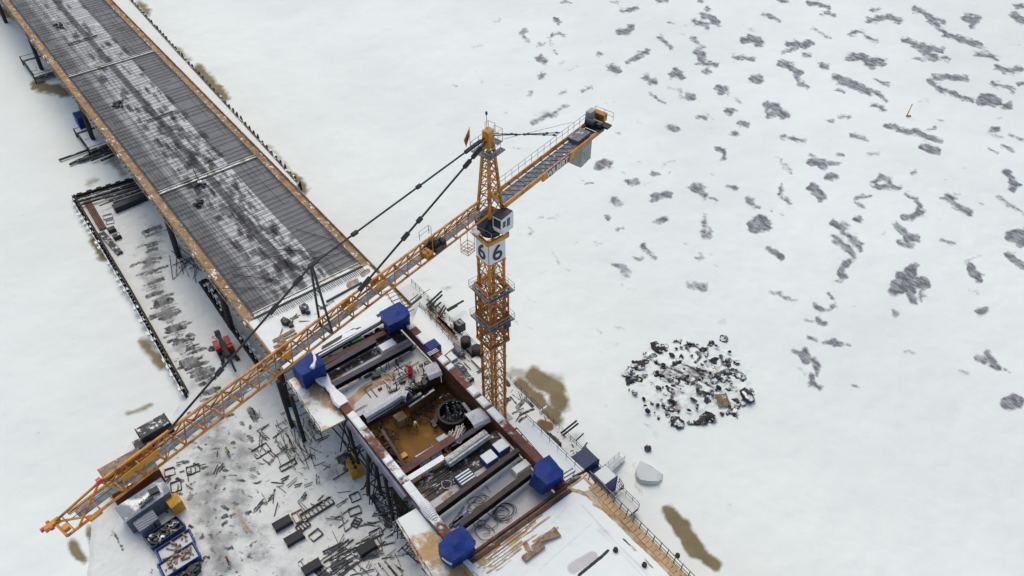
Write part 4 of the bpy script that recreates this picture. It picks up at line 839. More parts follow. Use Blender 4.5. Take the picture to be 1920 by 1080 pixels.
m = MB(); p0 = K(1.35, -1.35, 49.7); v = [p0, p0 + JJ * .9 - ZZ * .9 + BB * .05, p0 - ZZ * 1.9 + JJ * .55, p0 - ZZ * .9]; m.prism([x + BB * .03 for x in v], [x - BB * .03 for x in v]); m.mi = 1
e = p0 - ZZ * .95 + JJ * .35; m.obox(e, JJ * .16, BB * .045, ZZ * .3); m.build('flag', [M['orange'], M['rust_plain']], fp)
m = MB(); m.beam(K(-.2, -.3, 49.2), K(-.2, -.3, 51.0), .05, .05); m.tube(K(-.2, -.3, 51), K(-.2, -.3, 51.3), .12, 8); m.build('aviation_lamp', M['dark'], cr)
# jib
ZJ = 39.6; HJ = 1.75; WJ = .85; A_R = 1.2; A_T = 50.0; A_TOP = 46.2
jb = MB()
zj = lambda a: ZJ + .012 * a
for b in (-WJ, WJ): jb.beam(K(A_R, b, zj(A_R)), K(A_T - (0 if b > 0 else 1.0), b * (1 if b > 0 else 1), zj(A_T)), .16, .18)
jb.beam(K(A_R + .6, 0, zj(A_R) + HJ), K(A_TOP, 0, zj(A_TOP) + HJ), .18, .19)
jb.beam(K(A_TOP, 0, zj(A_TOP) + HJ), K(A_T + .2, -WJ, zj(A_T) + .1), .14, .14); jb.beam(K(A_TOP, 0, zj(A_TOP) + HJ), K(A_T - 1, WJ, zj(A_T) + .1), .12, .12)
jb.beam(K(A_T, -WJ, zj(A_T)), K(A_T, WJ, zj(A_T)), .2, .2)
n = 24; st_ = (A_TOP - A_R - .6) / n
for i in range(n):
    a0 = A_R + .6 + i * st_; a1 = a0 + st_; am = (a0 + a1) / 2
    for b in (-WJ, WJ):
        jb.beam(K(a0, 0, zj(a0) + HJ), K(am, b, zj(am)), .10, .10); jb.beam(K(am, b, zj(am)), K(a1, 0, zj(a1) + HJ), .10, .10)
    jb.beam(K(am, -WJ, zj(am)), K(am, WJ, zj(am)), .10, .10)
    if i % 2 == 0: jb.beam(K(am, -WJ, zj(am)), K(am + st_, WJ, zj(am)), .07, .07)
for a in np.linspace(A_TOP, A_T - .6, 4): jb.beam(K(a, -WJ, zj(a)), K(a, WJ, zj(a)), .10, .10)
jo = jb.build('jib', M['orange'], cr)
m = MB(); m.obox(K(25, -.12, zj(25) + .02), JJ * 23.6 + ZZ * .28, BB * .42, ZZ * .03); m.build('jib_walkway', M['walk'], jo)
m = MB()
for px, py in ((706, 528), (656, 572), (532, 662), (262, 872)):
    a = ja(px, py, zj(20) + 1.0); L = .55 if px != 262 else 1.6
    m = MB()
    for b in (-.45, .45): m.obox(K(a, b * 1.0, zj(a) + HJ * .52), JJ * L, BB * .04, ZZ * .35)
    m.beam(K(a, -.45, zj(a) + HJ * .5), K(a, .45, zj(a) + HJ * .5), .1, .1); m.build('splice_plate', M['amber'], jo)
m = MB(); m.beam(K(A_T, -WJ, zj(A_T) + .14), K(A_T - 2.2, WJ + .1, zj(A_T) + .06), .14, .1); m.obox(K(A_T + .2, -WJ, zj(A_T) + .05), JJ * .6, BB * .2, ZZ * .2); m.obox(K(A_T - .3, .2, zj(A_T) + .05), JJ * .22, BB * .25, ZZ * .2); m.obox(K(A_T - 2.2, WJ + .1, zj(A_T)), JJ * .5, BB * .15, ZZ * .15); to = m.build('jib_tip', M['amber'], jo)
m = MB(); 
for da, db in ((.85, -.1), (.2, .3), (.15, -.32)): m.obox(K(A_T + .2 + da * .8, -WJ + db, zj(A_T) + .12), JJ * .13, BB * .1, ZZ * .16)
m.build('tip_lamp', M['lamp'], to); m = MB(); m.obox(K(A_TOP, 0, zj(A_TOP) + HJ + .1), JJ * .18, BB * .16, ZZ * .22); m.build('tip_lamp', M['lamp'], to)
m = MB(); ap = P(316, 809, zj(38) + HJ); aO = ap.x; a_out = ja(316, 809, zj(38) + HJ); a_in = ja(674, 541, zj(14) + HJ); a_kp = ja(605, 614, zj(18)); 
# trolley
tr = MB(); a_t = ja(803, 458, ZJ); tr.obox(K(a_t, 0, zj(a_t) + .35), JJ * .75, BB * .95, ZZ * .28); tr.tube(K(a_t + .2, -.6, zj(a_t) + .75), K(a_t + .2, .6, zj(a_t) + .75), .42, 12); tr.tube(K(a_t - .55, .2, zj(a_t) + .75), K(a_t - .55, .8, zj(a_t) + .75), .34, 12)
to = tr.build('trolley', M['dark'], cr); m = MB(); rail(m, [K(a_t + .9, -1.25, zj(a_t) + .9), K(a_t - .5, -1.25, zj(a_t) + .9), K(a_t - .5, -.9, zj(a_t) + .9)], 1.1); m.build('railing', M['galv'], to)
m = MB(); m.obox(K(a_t + 1.5, .25, zj(a_t) + .3), JJ * .45, BB * .5, ZZ * .3); m.build('trolley_box', M['amber'], to)
m = MB()
for b in (-.2, .2): m.tube(K(1.0, b, ZJ + 1.0), K(A_T - 1, b, zj(A_T) + .5), .03, 4); m.tube(K(a_t, b, zj(a_t) + .5), K(a_t + .01, b, zj(a_t) - .6), .03, 4)
m.beam(K(a_t, -.2, zj(a_t) - .6), K(a_t, .2, zj(a_t) - .6), .06, .06); m.build('hoist_rope', M['dark'], cr)
# hook rope hanging from the trolley is out of sight; basket near the mast
m = MB(); a_b = ja(866, 450, 38.2); 
for da in (-.55, .55):
    for db in (-.5, .5): m.beam(K(a_b + da, 1.0 + db, 37.0), K(a_b + da, 1.0 + db, 39.4), .06, .06)
for z in (37.0, 37.5, 38.0):
    for (x0, y0), (x1, y1) in (((-.55, -.5), (.55, -.5)), ((.55, -.5), (.55, .5)), ((.55, .5), (-.55, .5)), ((-.55, .5), (-.55, -.5))): m.beam(K(a_b + x0, 1 + y0, z), K(a_b + x1, 1 + y1, z), .05, .05)
for t in (-.3, 0, .3): m.beam(K(a_b + t, .5, 37), K(a_b + t, 1.5, 37), .04, .04)
m.build('inspection_basket', M['orange'], jo)
# king post on the jib and the pendants
zk = None
for z in np.arange(42, 52, .05):
    q = K(a_kp, 0, z); px, py = proj(np.array([q.x]), np.array([q.y]), np.array([q.z]))
    if py[0] < 498: zk = z; break
zk = zk or 47
m = MB(); kt = K(a_kp, 0, zk)
for b in (-WJ, WJ): m.beam(K(a_kp, b, zj(a_kp)), K(a_kp, b * .12, zk), .16, .16, JJ)
for t in (.35, .6): m.beam(K(a_kp, -WJ * (1 - t), zj(a_kp) + (zk - ZJ) * t), K(a_kp, WJ * (1 - t), zj(a_kp) + (zk - ZJ) * t), .1, .1)
m.beam(K(a_kp, -WJ, zj(a_kp)), K(a_kp, WJ, zj(a_kp)), .2, .22); m.build('king_post', M['dark'], cr)
def pendant(pts, r, knots, name='pendant'):
    m = MB()
    for a, b in zip(pts[:-1], pts[1:]):
        m.tube(a, b, r, 6)
    for seg, t, L in knots:
        a, b = pts[seg], pts[seg + 1]; d = (b - a).normalized(); c = a + (b - a) * t; m.tube(c - d * L, c + d * L, r * 2.3, 6)
    return m.build(name, M['dark'], cr)
hL = K(.5, -.1, 48.6)
pendant([hL, kt, K(a_out, 0, zj(a_out) + HJ)], .10, [(0, .10, .6), (0, .05, .6), (0, .42, .25), (0, .78, .3), (0, .99, .5), (1, .10, .5), (1, .28, .5), (1, .66, .4)])
pendant([K(.5, .15, 48.3), K(a_in, 0, zj(a_in) + HJ)], .11, [(0, .08, .7), (0, .16, .5), (0, .55, .3), (0, .66, .45), (0, .97, .8)])
# counter-jib
CA, CB_, ZC = -1.0, -22.2, 39.2
cj = MB()
for b in (-1.15, 1.15): cj.beam(K(CA, b, ZC + .25), K(CB_ + 1.2, b, ZC + .25), .18, .55)
for a in np.arange(CA - .8, CB_ + 1, -1.5): cj.beam(K(a, -1.1, ZC + .1), K(a, 1.1, ZC + .1), .09, .12)
cj.obox(K(-8.6, 1.18, ZC + .05), JJ * .45, BB * .12, ZZ * .5); cj.obox(K(-14.0, 1.18, ZC + .05), JJ * .5, BB * .12, ZZ * .5)
cjo = cj.build('counter_jib', M['orange'], cr)
m = MB(); m.obox(K(-10.5, 0, ZC + .17), JJ * 9.2, BB * .72, ZZ * .03); 
for a in np.arange(-2.5, -19, -1.05): m.beam(K(a, -.7, ZC + .24), K(a - 1.05, .7, ZC + .24), .07, .06); m.beam(K(a, .7, ZC + .25), K(a - .6, -.5, ZC + .25), .06, .05)
m.build('walkway', M['walk'], cjo)
m = MB(); rail(m, [K(-3.2, -1.35, ZC + .5), K(CB_ + .5, -1.35, ZC + .5), K(CB_ - .6, -1.35, ZC + .5), K(CB_ - .6, 1.3, ZC + .5)], 1.15, .05); m.build('railing', M['galv'], cjo)
m = MB(); m.obox(K(-11.0, 1.262, ZC + .05), JJ * 2.35, BB * .018, ZZ * .52); sg = m.build('name_board', simple('grey_brown_sign', (.075, .05, .045), .6, 0, .2, 1), cjo)
put_text('WILBERT', 1.0, K(-11.0, 1.29, ZC + .05), -JJ, ZZ, BB, M['white'], sg, bold=.02, width=4.2, height=.78)
m = MB()
for k, a in enumerate((-16.9, -17.65, -18.4)): m.prism([K(a + da, b, ZC + .0) for da, b in ((-.34, -.95), (.34, -.95), (.34, .95), (-.34, .95))], [K(a + da, b, ZC - 3.3 + .12 * k) for da, b in ((-.34, -.95), (.34, -.95), (.34, .95), (-.34, .95))])
m.build('counterweight', M['concrete'], cjo)
m = MB(); m.obox(K(-16.6, -.1, ZC + .5), JJ * .6, BB * .8, ZZ * .25); m.build('ballast_block', M['walk'], cjo)
m = MB(); m.obox(K(-18.0, -.1, ZC + .5), JJ * .75, BB * .75, ZZ * .2); m.build('snowed_box', M['walk'], cjo)
m = MB(); m.obox(K(-20.4, .2, ZC + .62), JJ * 1.0, BB * 1.3, ZZ * .06); m.tube(K(-19.9, -.8, ZC + 1.15), K(-19.9, .5, ZC + 1.15), .46, 14); m.obox(K(-20.9, 1.4, ZC + .8), JJ * .5, BB * .6, ZZ * .12); m.obox(K(-20.2, .9, ZC + 1.0), JJ * .3, BB * .3, ZZ * .28); m.build('hoist_winch', M['dark'], cjo)
m = MB(); m.obox(K(-21.0, -.95, ZC + 1.45), JJ * .6, BB * .35, ZZ * .6); m.build('switch_cabinet', M['concrete'], cjo)
m = MB(); m.obox(K(-21.9, -.1, ZC + 1.15), JJ * .4, BB * .8, ZZ * .5); m.build('motor_cover', M['orange'], cjo)
for b in (-.3, .3):
    pts = [K(-.5, b, 48.6), P(1047 + b * 8, 251 - b * 8, ZC + .75)]; pendant(pts, .055, [(0, .30, .25), (0, .48, .25), (0, .78, .25), (0, .95, .3)])
pendant([K(-1.7, .5, 47.6), K(-17.6, -1.3, ZC + 1.9)], .02, [], 'safety_line')
# ------------------------------------------------------------------ right-hand work platform along the bridge
M['trest'] = ground_mat('trestle_snow', (.69, .705, .66), (.035, .032, .035), (.17, .10, .045), (.33, .30, .27), amp=.9, sc_r=2.2)
wp = thing('work_platform', 'low snowy work platform along the right side of the frame carrying the crane base', 'platform', W(-25, 24, 0))
dk = []; rr = random.Random(31)
for i in range(210):
    t = rr.random(); x = 775 + t * 350 + rr.uniform(-5, 40); y = 560 + t * 350 + rr.uniform(-15, 25); L = rr.uniform(1.5, 8); a = rr.choice([.78, -.62]) + rr.gauss(0, .3)
    dk.append((rr.uniform(.5, 1.05), rr.uniform(.4, 1.6), [(x, y), (x + L * math.cos(a), y + L * math.sin(a))]))
dk += [(1.1, 4, [(970, 765), (985, 748)]), (1.1, 3, [(985, 748), (998, 762)]), (1, 2.5, [(975, 778), (1000, 768)]), (1.1, 4, [(950, 716), (954, 722)]), (1.1, 8, [(1038, 825), (1045, 835)]), (.9, 1, [(960, 740), (975, 750)])]
brn = [(1.1, 9, [(1015, 795), (1030, 800)]), (1.1, 8, [(1012, 805), (1022, 815)])]
grid_sheet('snow_surface', np.arange(-53, 1, .16), np.arange(20.4, 27.01, .16), lambda x, y: 1.5 + (fbm(x * 1.2, y * 1.2) - .5) * .14, [(dk, 1.2), (brn, 3), ([(.6, 8, [(800, 580), (900, 690)]), (.5, 6, [(1060, 840), (1100, 880)])], 6)], M['trest'], warp=1.2, parent=wp, frame='uv')
m = MB(); m.uvbox(-53, 1, 20.4, 27, .9, 1.38); m.build('platform_deck', M['timber_dark'], wp)
m = MB()
for u in np.arange(-52, 1, 3): m = MB(); m.tube(W(u, 26.8, -1), W(u, 26.8, 1.3), .22, 8); m.build('pile', M['pile'], wp)
m = MB(); rail(m, [W(-53, 27, 1.4), W(.8, 27, 1.4)], 1.1, .06); rail(m, [W(-48, 21, 1.5), W(-36, 21, 1.5)], 1.1, .06); m.build('railing', M['timber_dark'], wp)
ft = thing('work_trestle', 'narrow snow-topped trestle running beside the right edge of the far bridge', 'trestle', W(90, 24, 0))
ev = lambda u: float(np.interp(u, [38, 66, 104, 141, 200], [25.0, 25.9, 26.9, 28.1, 30.6]))
m = MB(); m.prism([W(38, 19.6, 1.3), W(200, 19.6, 1.3)] + [W(u, ev(u), 1.3) for u in (200, 141, 104, 66, 38)], [W(38, 19.6, .7), W(200, 19.6, .7)] + [W(u, ev(u), .7) for u in (200, 141, 104, 66, 38)]); m.build('trestle_deck', M['snow'], ft)
m = MB()
for a, b in ((38, 66), (66, 104), (104, 141), (141, 200)): m.beam(W(a, ev(a) + .2, 1.0), W(b, ev(b) + .2, 1.0), .38, .9)
m.build('edge_beam', M['dark_snow'], ft)
m = MB()
for u in np.arange(38, 170, 2.2): m = MB(); m.tube(W(u, ev(u) + .5, -1), W(u, ev(u) + .5, 1.6 + rr.uniform(-.2, .5)), .2, 6); m.build('pile', M['pile'], ft)
m = MB(); m.beam(W(38, ev(38) + .6, .75), W(160, ev(160) + .6, .75), .2, .1)
m = MB()
for u in np.arange(38, 160, 2.2):
    if rr.random() < .4: m.obox(W(u + 1, ev(u) + .6, .9), UU * rr.uniform(.2, .6), VV * .3, ZZ * .3)
m.build('snow_cap', M['snow'], ft)
# pipes sticking out over the ice
for i, (a, b, r) in enumerate((((800, 572), (828, 546), .17), ((803, 577), (829, 553), .17), ((806, 580), (820, 560), .16), ((810, 583), (826, 567), .16), ((822, 590), (833, 573), .15), ((826, 594), (836, 577), .15), ((838, 581), (869, 564), .17), ((840, 583), (857, 573), .17), ((1052, 812), (1081, 789), .14), ((1057, 815), (1084, 794), .14), ((1080, 826), (1094, 813), .10), ((1092, 842), (1101, 830), .10))):
    m = MB(); m.tube(P(*a, 1.9), P(*b, 1.7), r, 8); single('steel_pipe', m, M['dark'], 'one of the dark pipes sticking out of the right platform over the ice', 'pipe', 'pipes sticking out of the right platform')
m = MB(); m.tube(P(1012, 772, 1.9), P(1025, 762, 1.9), .16, 8); single('timber_post', m, M['white'], 'pale square beam sticking out over the brown pool', 'beam')
for i, (x, y) in enumerate(((873, 636), (894, 652))):
    m = MB(); c = P(x, y, 3.0); m.tube(Vector((c.x, c.y, 1.5)), Vector((c.x, c.y, 3.0)), .82, 18); m.tube(Vector((c.x, c.y, 3.005)), Vector((c.x, c.y, 3.09)), .74, 18, .6); single('water_tank', m, M['black'], ('round black tank on the right platform, the one farther from the crane mast', 'round black tank on the right platform, right beside the crane mast')[i], 'tank')
m = MB(); a, b = P(849, 648, 2.1), P(868, 666, 2.1); d = b - a
for i in range(6): m.tube(a + d * i / 6, a + d * (i + 1) / 6, .62 if 0 < i < 5 else .5, 12)
single('covered_boat', m, M['greypipe'], 'dark grey covered long tank lying on the right platform', 'tank')
def crate(x, y, z, lx, ly, lz, label, mat, name='crate', cat='crate', ang=AB, lid=None, group=None):
    c = P(x, y, z); r = thing(name, label, cat, c, group)
    m = MB(); m.box(c, lx, ly, lz, ang); k = .06
    ax = Vector((math.cos(ang), math.sin(ang), 0)); ay = Vector((-math.sin(ang), math.cos(ang), 0))
    for i in (-1, 1):
        for j in (-1, 1): m.box(c + ax * i * lx / 2 + ay * j * ly / 2 + ZZ * .003, .09, .09, lz + .03, ang)
    m.build('body', mat, r)
    m = MB(); m.box(c + ZZ * (lz + .004), lx * .97, ly * .97, .10, ang); m.build('lid', lid or M['snow'], r); return r
crate(885, 662, 1.5, 1.0, 1.4, .7, 'small dark crate with snow bars by the crane mast', M['dark'], lid=M['dark_snow'])
crate(862, 618, 1.5, 1.3, 1.3, 1.6, 'dark upright cabinet on the platform before the round tanks', M['dark'], 'cabinet', 'cabinet', lid=M['dark_snow'])
crate(846, 672, 1.5, 1.1, 1.8, .5, 'pale snow-topped crate beside the small blue box', M['galv'])
crate(864, 692, 1.5, 1.0, 1.9, .5, 'grey snow-edged crate farther down the right platform', M['galv'], lid=M['dark_snow'])
crate(898, 682, 1.5, 1.2, 2.3, .4, 'long white snow-covered box beside the crane mast', M['galv'])
crate(876, 712, 1.5, 1.3, 1.6, .6, 'dark green-grey box between the red rail and the crane mast', M['dark'], lid=M['dark_snow'])
crate(1033, 834, 1.5, 1.6, 2.3, .9, 'black tarpaulined crate beside the brown pit on the right platform', M['black'], lid=M['black'])
crate(1012, 812, 1.5, 1.3, 2.2, .7, 'brown wooden crate on the right platform beside the pool', M['wallply'], lid=M['wallply'])
m = MB()
for i in range(4): m.beam(P(818 + i * 3, 592 + i * 3, 1.9), P(850 + i * 2, 622 + i * 3, 1.9), .35, .2)
single('timber_beams', m, M['timber'], 'row of pale beams lying on the far end of the right platform', 'timber')
m = MB()
for i in range(26): x = rr.uniform(800, 850); y = 570 + (x - 800) + rr.uniform(-12, 12); m.beam(P(x, y, 1.6), P(x + rr.uniform(4, 16), y + rr.uniform(2, 14), 1.8 + rr.random() * .4), .14, .12)
single('scrap_timber', m, M['timber'], 'tangle of snowy scrap boards on the far right platform', 'timber')
m = MB(); m.beam(P(784, 552, 3), P(752, 578, 3), .12, .12); m.beam(P(790, 556, 3), P(770, 572, 3), .3, .3); m.beam(P(806, 542, 3), P(778, 560, 3), .06, .06); single('steel_beam', m, M['dark'], 'dark beam pointing out beside the back blue tent', 'beam')
# small blue things
def bluebox(x, y, z, lx, ly, lz, label, lid, ang=AB):
    r = crate(x, y, z, lx, ly, lz, label, M['blue'], 'blue_box', 'box', ang, lid); return r
bluebox(812, 660, 11.6, 1.7, 1.5, 1.5, 'small blue box with white stripes at the right girder', M['tarp'])
o = MB(); c = P(812, 660, 13.21); 
for i in (-.25, 0, .25): o.obox(c + UU * i + ZZ * .03, VV * .75, UU * .04, ZZ * .02)
single('snow_stripe', o, M['snow'], 'white stripes of snow lying on the small blue box', 'snow')
bluebox(917, 866, 10.4, 1.7, 1.5, 1.1, 'blue box with a striped snowy top, left of the pair inside the frame', M['snow'])
bluebox(939, 846, 10.4, 1.6, 1.5, 1.2, 'blue box with a dotted snowy top, right of the pair inside the frame', M['snow'])
bp = thing('sheet_stack', 'blue stack of sheets with white stripes inside the frame below the two boxes', 'stack', P(873, 902, 10.4)); m = MB(); c = P(873, 902, 10.4)
m.box(c, 2.2, 1.7, .9, AB); m.build('stack_body', M['darkblue'], bp); m = MB()
for i in range(4): m.obox(c + ZZ * .95 + UU * (-.6 + i * .4), VV * 1.0, UU * .09, ZZ * .04)
m.build('stripe', M['snow'], bp)
crate(977, 882, 10.4, 2.2, 1.0, .8, 'white box between the girders near the right tent', M['white'])
crate(728, 655, 10.4, 2.3, 1.3, .9, 'white-topped box between the dark girders near the back tent', M['white'], lid=M['white'])
m = MB(); c = P(668, 642, 10.5); m.prism([c + VV * a + UU * b + ZZ * .9 for a, b in ((-.8, -.5), (.8, -.6), (.7, .6), (-.7, .5))], [c + VV * a + UU * b for a, b in ((-1, -.7), (1, -.8), (.9, .8), (-.9, .7))]); single('green_cover', m, M['green'], 'dark green tarpaulin heap between the dark girders', 'tarpaulin')
for k in range(2):
    m = MB()
    for i in range(24): t = rr.random(); x = 612 + t * 125; y = 690 - t * 70 - 14 + k * 9 + rr.uniform(-4, 4); m.box(P(x, y, 10.4), rr.uniform(.3, .9), rr.uniform(.2, .5), .3, AB + rr.gauss(0, .3))
    m.beam(P(612, 676 + k * 9, 10.4), P(737, 606 + k * 9, 10.4), .3, .12); single('snowy_blocks', m, M['dark_snow'], ('line of snowy blocks under the farthest girder', 'line of snowy blocks before the green tarpaulin')[k], 'blocks')
m = MB(); rr2 = random.Random(2)
for i in range(7):
    x = 770 + rr2.uniform(-4, 4); y = 697 + i * 1.5; m.tube(P(765 + rr2.uniform(0, 8), 688 + i * 2.2, 11.2), P(765 + rr2.uniform(0, 8), 688 + i * 2.2, 13.2), .16, 8)
m.beam(P(766, 688, 12.4), P(772, 708, 12.4), .9, .12); single('gas_bottles', m, M['red_snow'], 'bright red rack of gas bottles inside the frame behind the pit', 'gas bottles')
m = MB()
for i in range(46): x = rr.uniform(716, 800); y = rr.uniform(690, 745); m.beam(P(x, y, 10.5), P(x, y, 10.5) + Vector((rr.gauss(0, .6), rr.gauss(0, .6), rr.uniform(.3, 1.9))), .09, .09)
single('scaffold', m, M['dark_snow'], 'thicket of dark scaffold bars and props round the red gas bottles', 'scaffold')
m = MB()
for i in range(16): t = rr.random(); a = P(748 + t * 70, 748 - t * 40, 10.4); m.box(a, rr.uniform(.4, 1.3), rr.uniform(.3, .8), rr.uniform(.3, 1.0), rr.uniform(0, 3))
single('site_clutter', m, M['dark_snow'], 'clutter of snowed boxes along the back edge of the orange pit', 'clutter')
m = MB(); m.box(P(752, 792, 7.4), 1.4, 1.3, 1.4, AB); single('plywood_box', m, M['ply'], 'tan plywood box in the back left corner of the orange pit', 'box')
m = MB(); m.box(P(815, 796, 7.4), .9, .7, .8, AB); m.box(P(815, 798, 8.205), .6, .5, .12, AB); single('tool_box', m, M['dark'], 'dark tool box on the orange pit floor left of the casing', 'box')
m = MB()
for i in range(36): t = rr.random(); x = 700 + t * 55 + rr.uniform(-6, 10); y = 800 + t * 72 + rr.uniform(-4, 4); m.beam(P(x, y, 7.5), P(x + rr.uniform(-14, 14), y + rr.uniform(-10, 10), rr.uniform(7.6, 9.4)), .12, .10)
single('timber_props', m, M['timber'], 'snowy row of wooden props along the left wall of the orange pit', 'timber')
m = MB()
for i in range(46): t = rr.random(); x = 830 + t * 60 + rr.uniform(-8, 8); y = 738 + t * 48 + rr.uniform(-8, 8); m.beam(P(x, y, 8.5), P(x + rr.uniform(-10, 14), y + rr.uniform(-6, 12), rr.uniform(8.6, 10.8)), .12, .10)
single('timber_props', m, M['dark_snow'], 'dark and snowy bars stacked along the right wall of the orange pit', 'timber')
m = MB()
for i in range(30): x = rr.uniform(790, 840); y = rr.uniform(880, 920); m.beam(P(x, y, 7.5), P(x + rr.uniform(-12, 12), y + rr.uniform(-10, 8), rr.uniform(8, 10)), .12, .10)
single('timber_props', m, M['rust_plain'], 'reddish scrap bars in the front pocket of the pit by the pale plank', 'timber')
for i, (x0, x1, y0, y1, n, mt, l) in enumerate(((705, 745, 790, 870, 40, 'timber_dark', 'dark wet props crowding the left side of the orange pit floor'), (758, 828, 735, 790, 46, 'dark', 'black bars and formwork props blackening the shadow along the back wall of the orange pit'), (800, 850, 830, 870, 34, 'dark_snow', 'snow-dusted props at the near edge of the orange pit below the casing'), (868, 905, 770, 815, 30, 'dark_snow', 'snow-dusted bars crowding the right side of the round casing'))):  # black bars along the back wall also put its shadow into their colour
    m = MB()
    for k in range(n): x, y = rr.uniform(x0, x1), rr.uniform(y0, y1); y += (x - (x0 + x1) / 2) * (-.55 if i in (1, 2) else .8); m.beam(P(x, y, 7.6 + rr.random() * .8), P(x + rr.uniform(-12, 12), y + rr.uniform(-8, 8), 7.6 + rr.random() * 2.2), rr.uniform(.07, .16), .09)
    single('timber_props', m, M[mt], l, 'timber')
for i, (a, b, l) in enumerate((((708, 782), (790, 738), 'long grey snow-dusted beam across the back of the orange pit'), ((722, 770), (748, 756), 'short pale plank in the back left corner of the orange pit'), ((716, 806), (758, 872), 'rusty beam along the left edge of the orange pit'), ((868, 756), (902, 800), 'grey plank along the right edge of the orange pit'))):
    m = MB(); m.beam(P(*a, 10.4), P(*b, 10.4), .4, .3); single('beam', m, M[('greypipe', 'white', 'rust_plain', 'greypipe')[i]], l, 'beam')
m = MB(); m.box(P(758, 858, 8.2), .8, .7, .6, AB); single('green_drum', m, M['yellow'], 'yellow-green drum in the near left corner of the orange pit', 'drum')
def loops(cx, cy, z, n, r, label, mat=M['dark']):
    m = MB()
    for k in range(n):
        x0, y0 = cx + rr.gauss(0, 7), cy + rr.gauss(0, 7); r0 = r * rr.uniform(.6, 1.25); t0 = rr.uniform(0, 6); sp_ = rr.uniform(3, 6.5); e = rr.uniform(.5, 1)
        pts = [P(x0 + r0 * math.cos(t0 + t) * (1 + .2 * math.sin(2.3 * t)), y0 + r0 * e * math.sin(t0 + t), z) for t in np.linspace(0, sp_, 18)]; m.path(pts, .045, 4)
    return single('cable', m, mat, label, 'cable')
loops(890, 945, 10.55, 5, 14, 'black cables looping between the two front girders')
loops(940, 962, 10.55, 7, 18, 'large tangle of black cables on the snow before the near deck edge')
loops(905, 985, 10.55, 5, 14, 'curved bundle of black cables beside the nearest blue tent')
loops(855, 925, 10.55, 4, 9, 'grey cable coil left of the blue sheet stack', M['galv'])
loops(856, 828, 11.4, 2, 5, 'yellow hose ring lying by the frosted bars', M['yellow'])
m = MB()
for a, b, w_ in (((846, 982), (870, 950), .1), ((850, 985), (878, 962), .5), ((842, 988), (868, 968), .25)): m.beam(P(*a, 10.6), P(*b, 10.6), w_, .18)
single('steel_angle', m, M['darkblue'], 'dark blue angles lying in front of the nearest blue tent', 'steel bars')
# containers at the right edge of the platform
def container(x, y, z, lx, ly, lz, label, mat, top, ang, name='container', cat='container'):
    c = P(x, y, z); r = thing(name, label, cat, c); ax = Vector((math.cos(ang), math.sin(ang), 0)); ay = Vector((-math.sin(ang), math.cos(ang), 0))
    m = MB(); m.box(c, lx, ly, lz, ang)
    for s_ in (-1, 1):
        for i in range(int(lx / .32)): m.obox(c + ax * (-lx / 2 + .16 + i * .32) + ay * s_ * (ly / 2 + .015) + ZZ * lz / 2, ax * .07, ay * .025, ZZ * (lz / 2 - .12))
    for i in (-1, 1):
        for j in (-1, 1): m.obox(c + ax * i * lx / 2 + ay * j * ly / 2 + ZZ * (lz / 2), ax * .06, ay * .06, ZZ * (lz / 2 + .04))
    m.build('body', mat, r); m = MB(); m.box(c + ZZ * (lz + .004), lx - .16, ly - .16, .09, ang); m.build('roof', top, r)
    m = MB()
    for s_ in (-.25, .25): m.obox(c + ax * (lx / 2 + .03) + ay * ly * s_ + ZZ * lz / 2, ax * .02, ay * ly * .23, ZZ * (lz / 2 - .12))
    m.build('door', mat, r); return r
container(1095, 878, 1.6, 2.6, 2.6, 2.4, 'dark blue ribbed container on the right platform', M['rib_blue'], M['rib_blue'], AB + math.pi / 2)
container(1109, 893, 1.55, 2.2, 2.4, 1.2, 'low dark blue box between the ribbed container and the white-topped one', M['darkblue'], M['darkblue'], AB + math.pi / 2)
container(1131, 916, 1.6, 2.2, 2.2, 3.2, 'tall blue container with a rounded white snowy roof at the platform end', M['blue'], M['snow'], AB + math.pi / 2)
st = thing('gangway', 'narrow snow-covered gangway leading onto the ice behind the white-topped container', 'gangway', P(1150, 868, 0)); a, b = P(1136, 884, 1.4), P(1166, 858, .3)
m = MB(); m.beam(a, b, 1.0, .12); m.build('deck', M['snow_grey'], st); m = MB(); s_ = (b - a).normalized().cross(ZZ) * .5; rail(m, [a + s_, b + s_], .9, .05); rail(m, [a - s_, b - s_], .9, .05); m.build('railing', M['galv'], st)
m = MB(); rail(m, [P(1140, 945, 1.4), P(1168, 918, 1.4), P(1160, 905, 1.4)], 1.1, .08)
for i in range(6): m.tube(P(1135 + i * 4, 950 - i * 5, 1.2), P(1147 + i * 4, 940 - i * 5, 1.2), .12, 6)
single('stair_frame', m, M['dark'], 'dark frame of bars at the platform end under the tall blue container', 'frame')
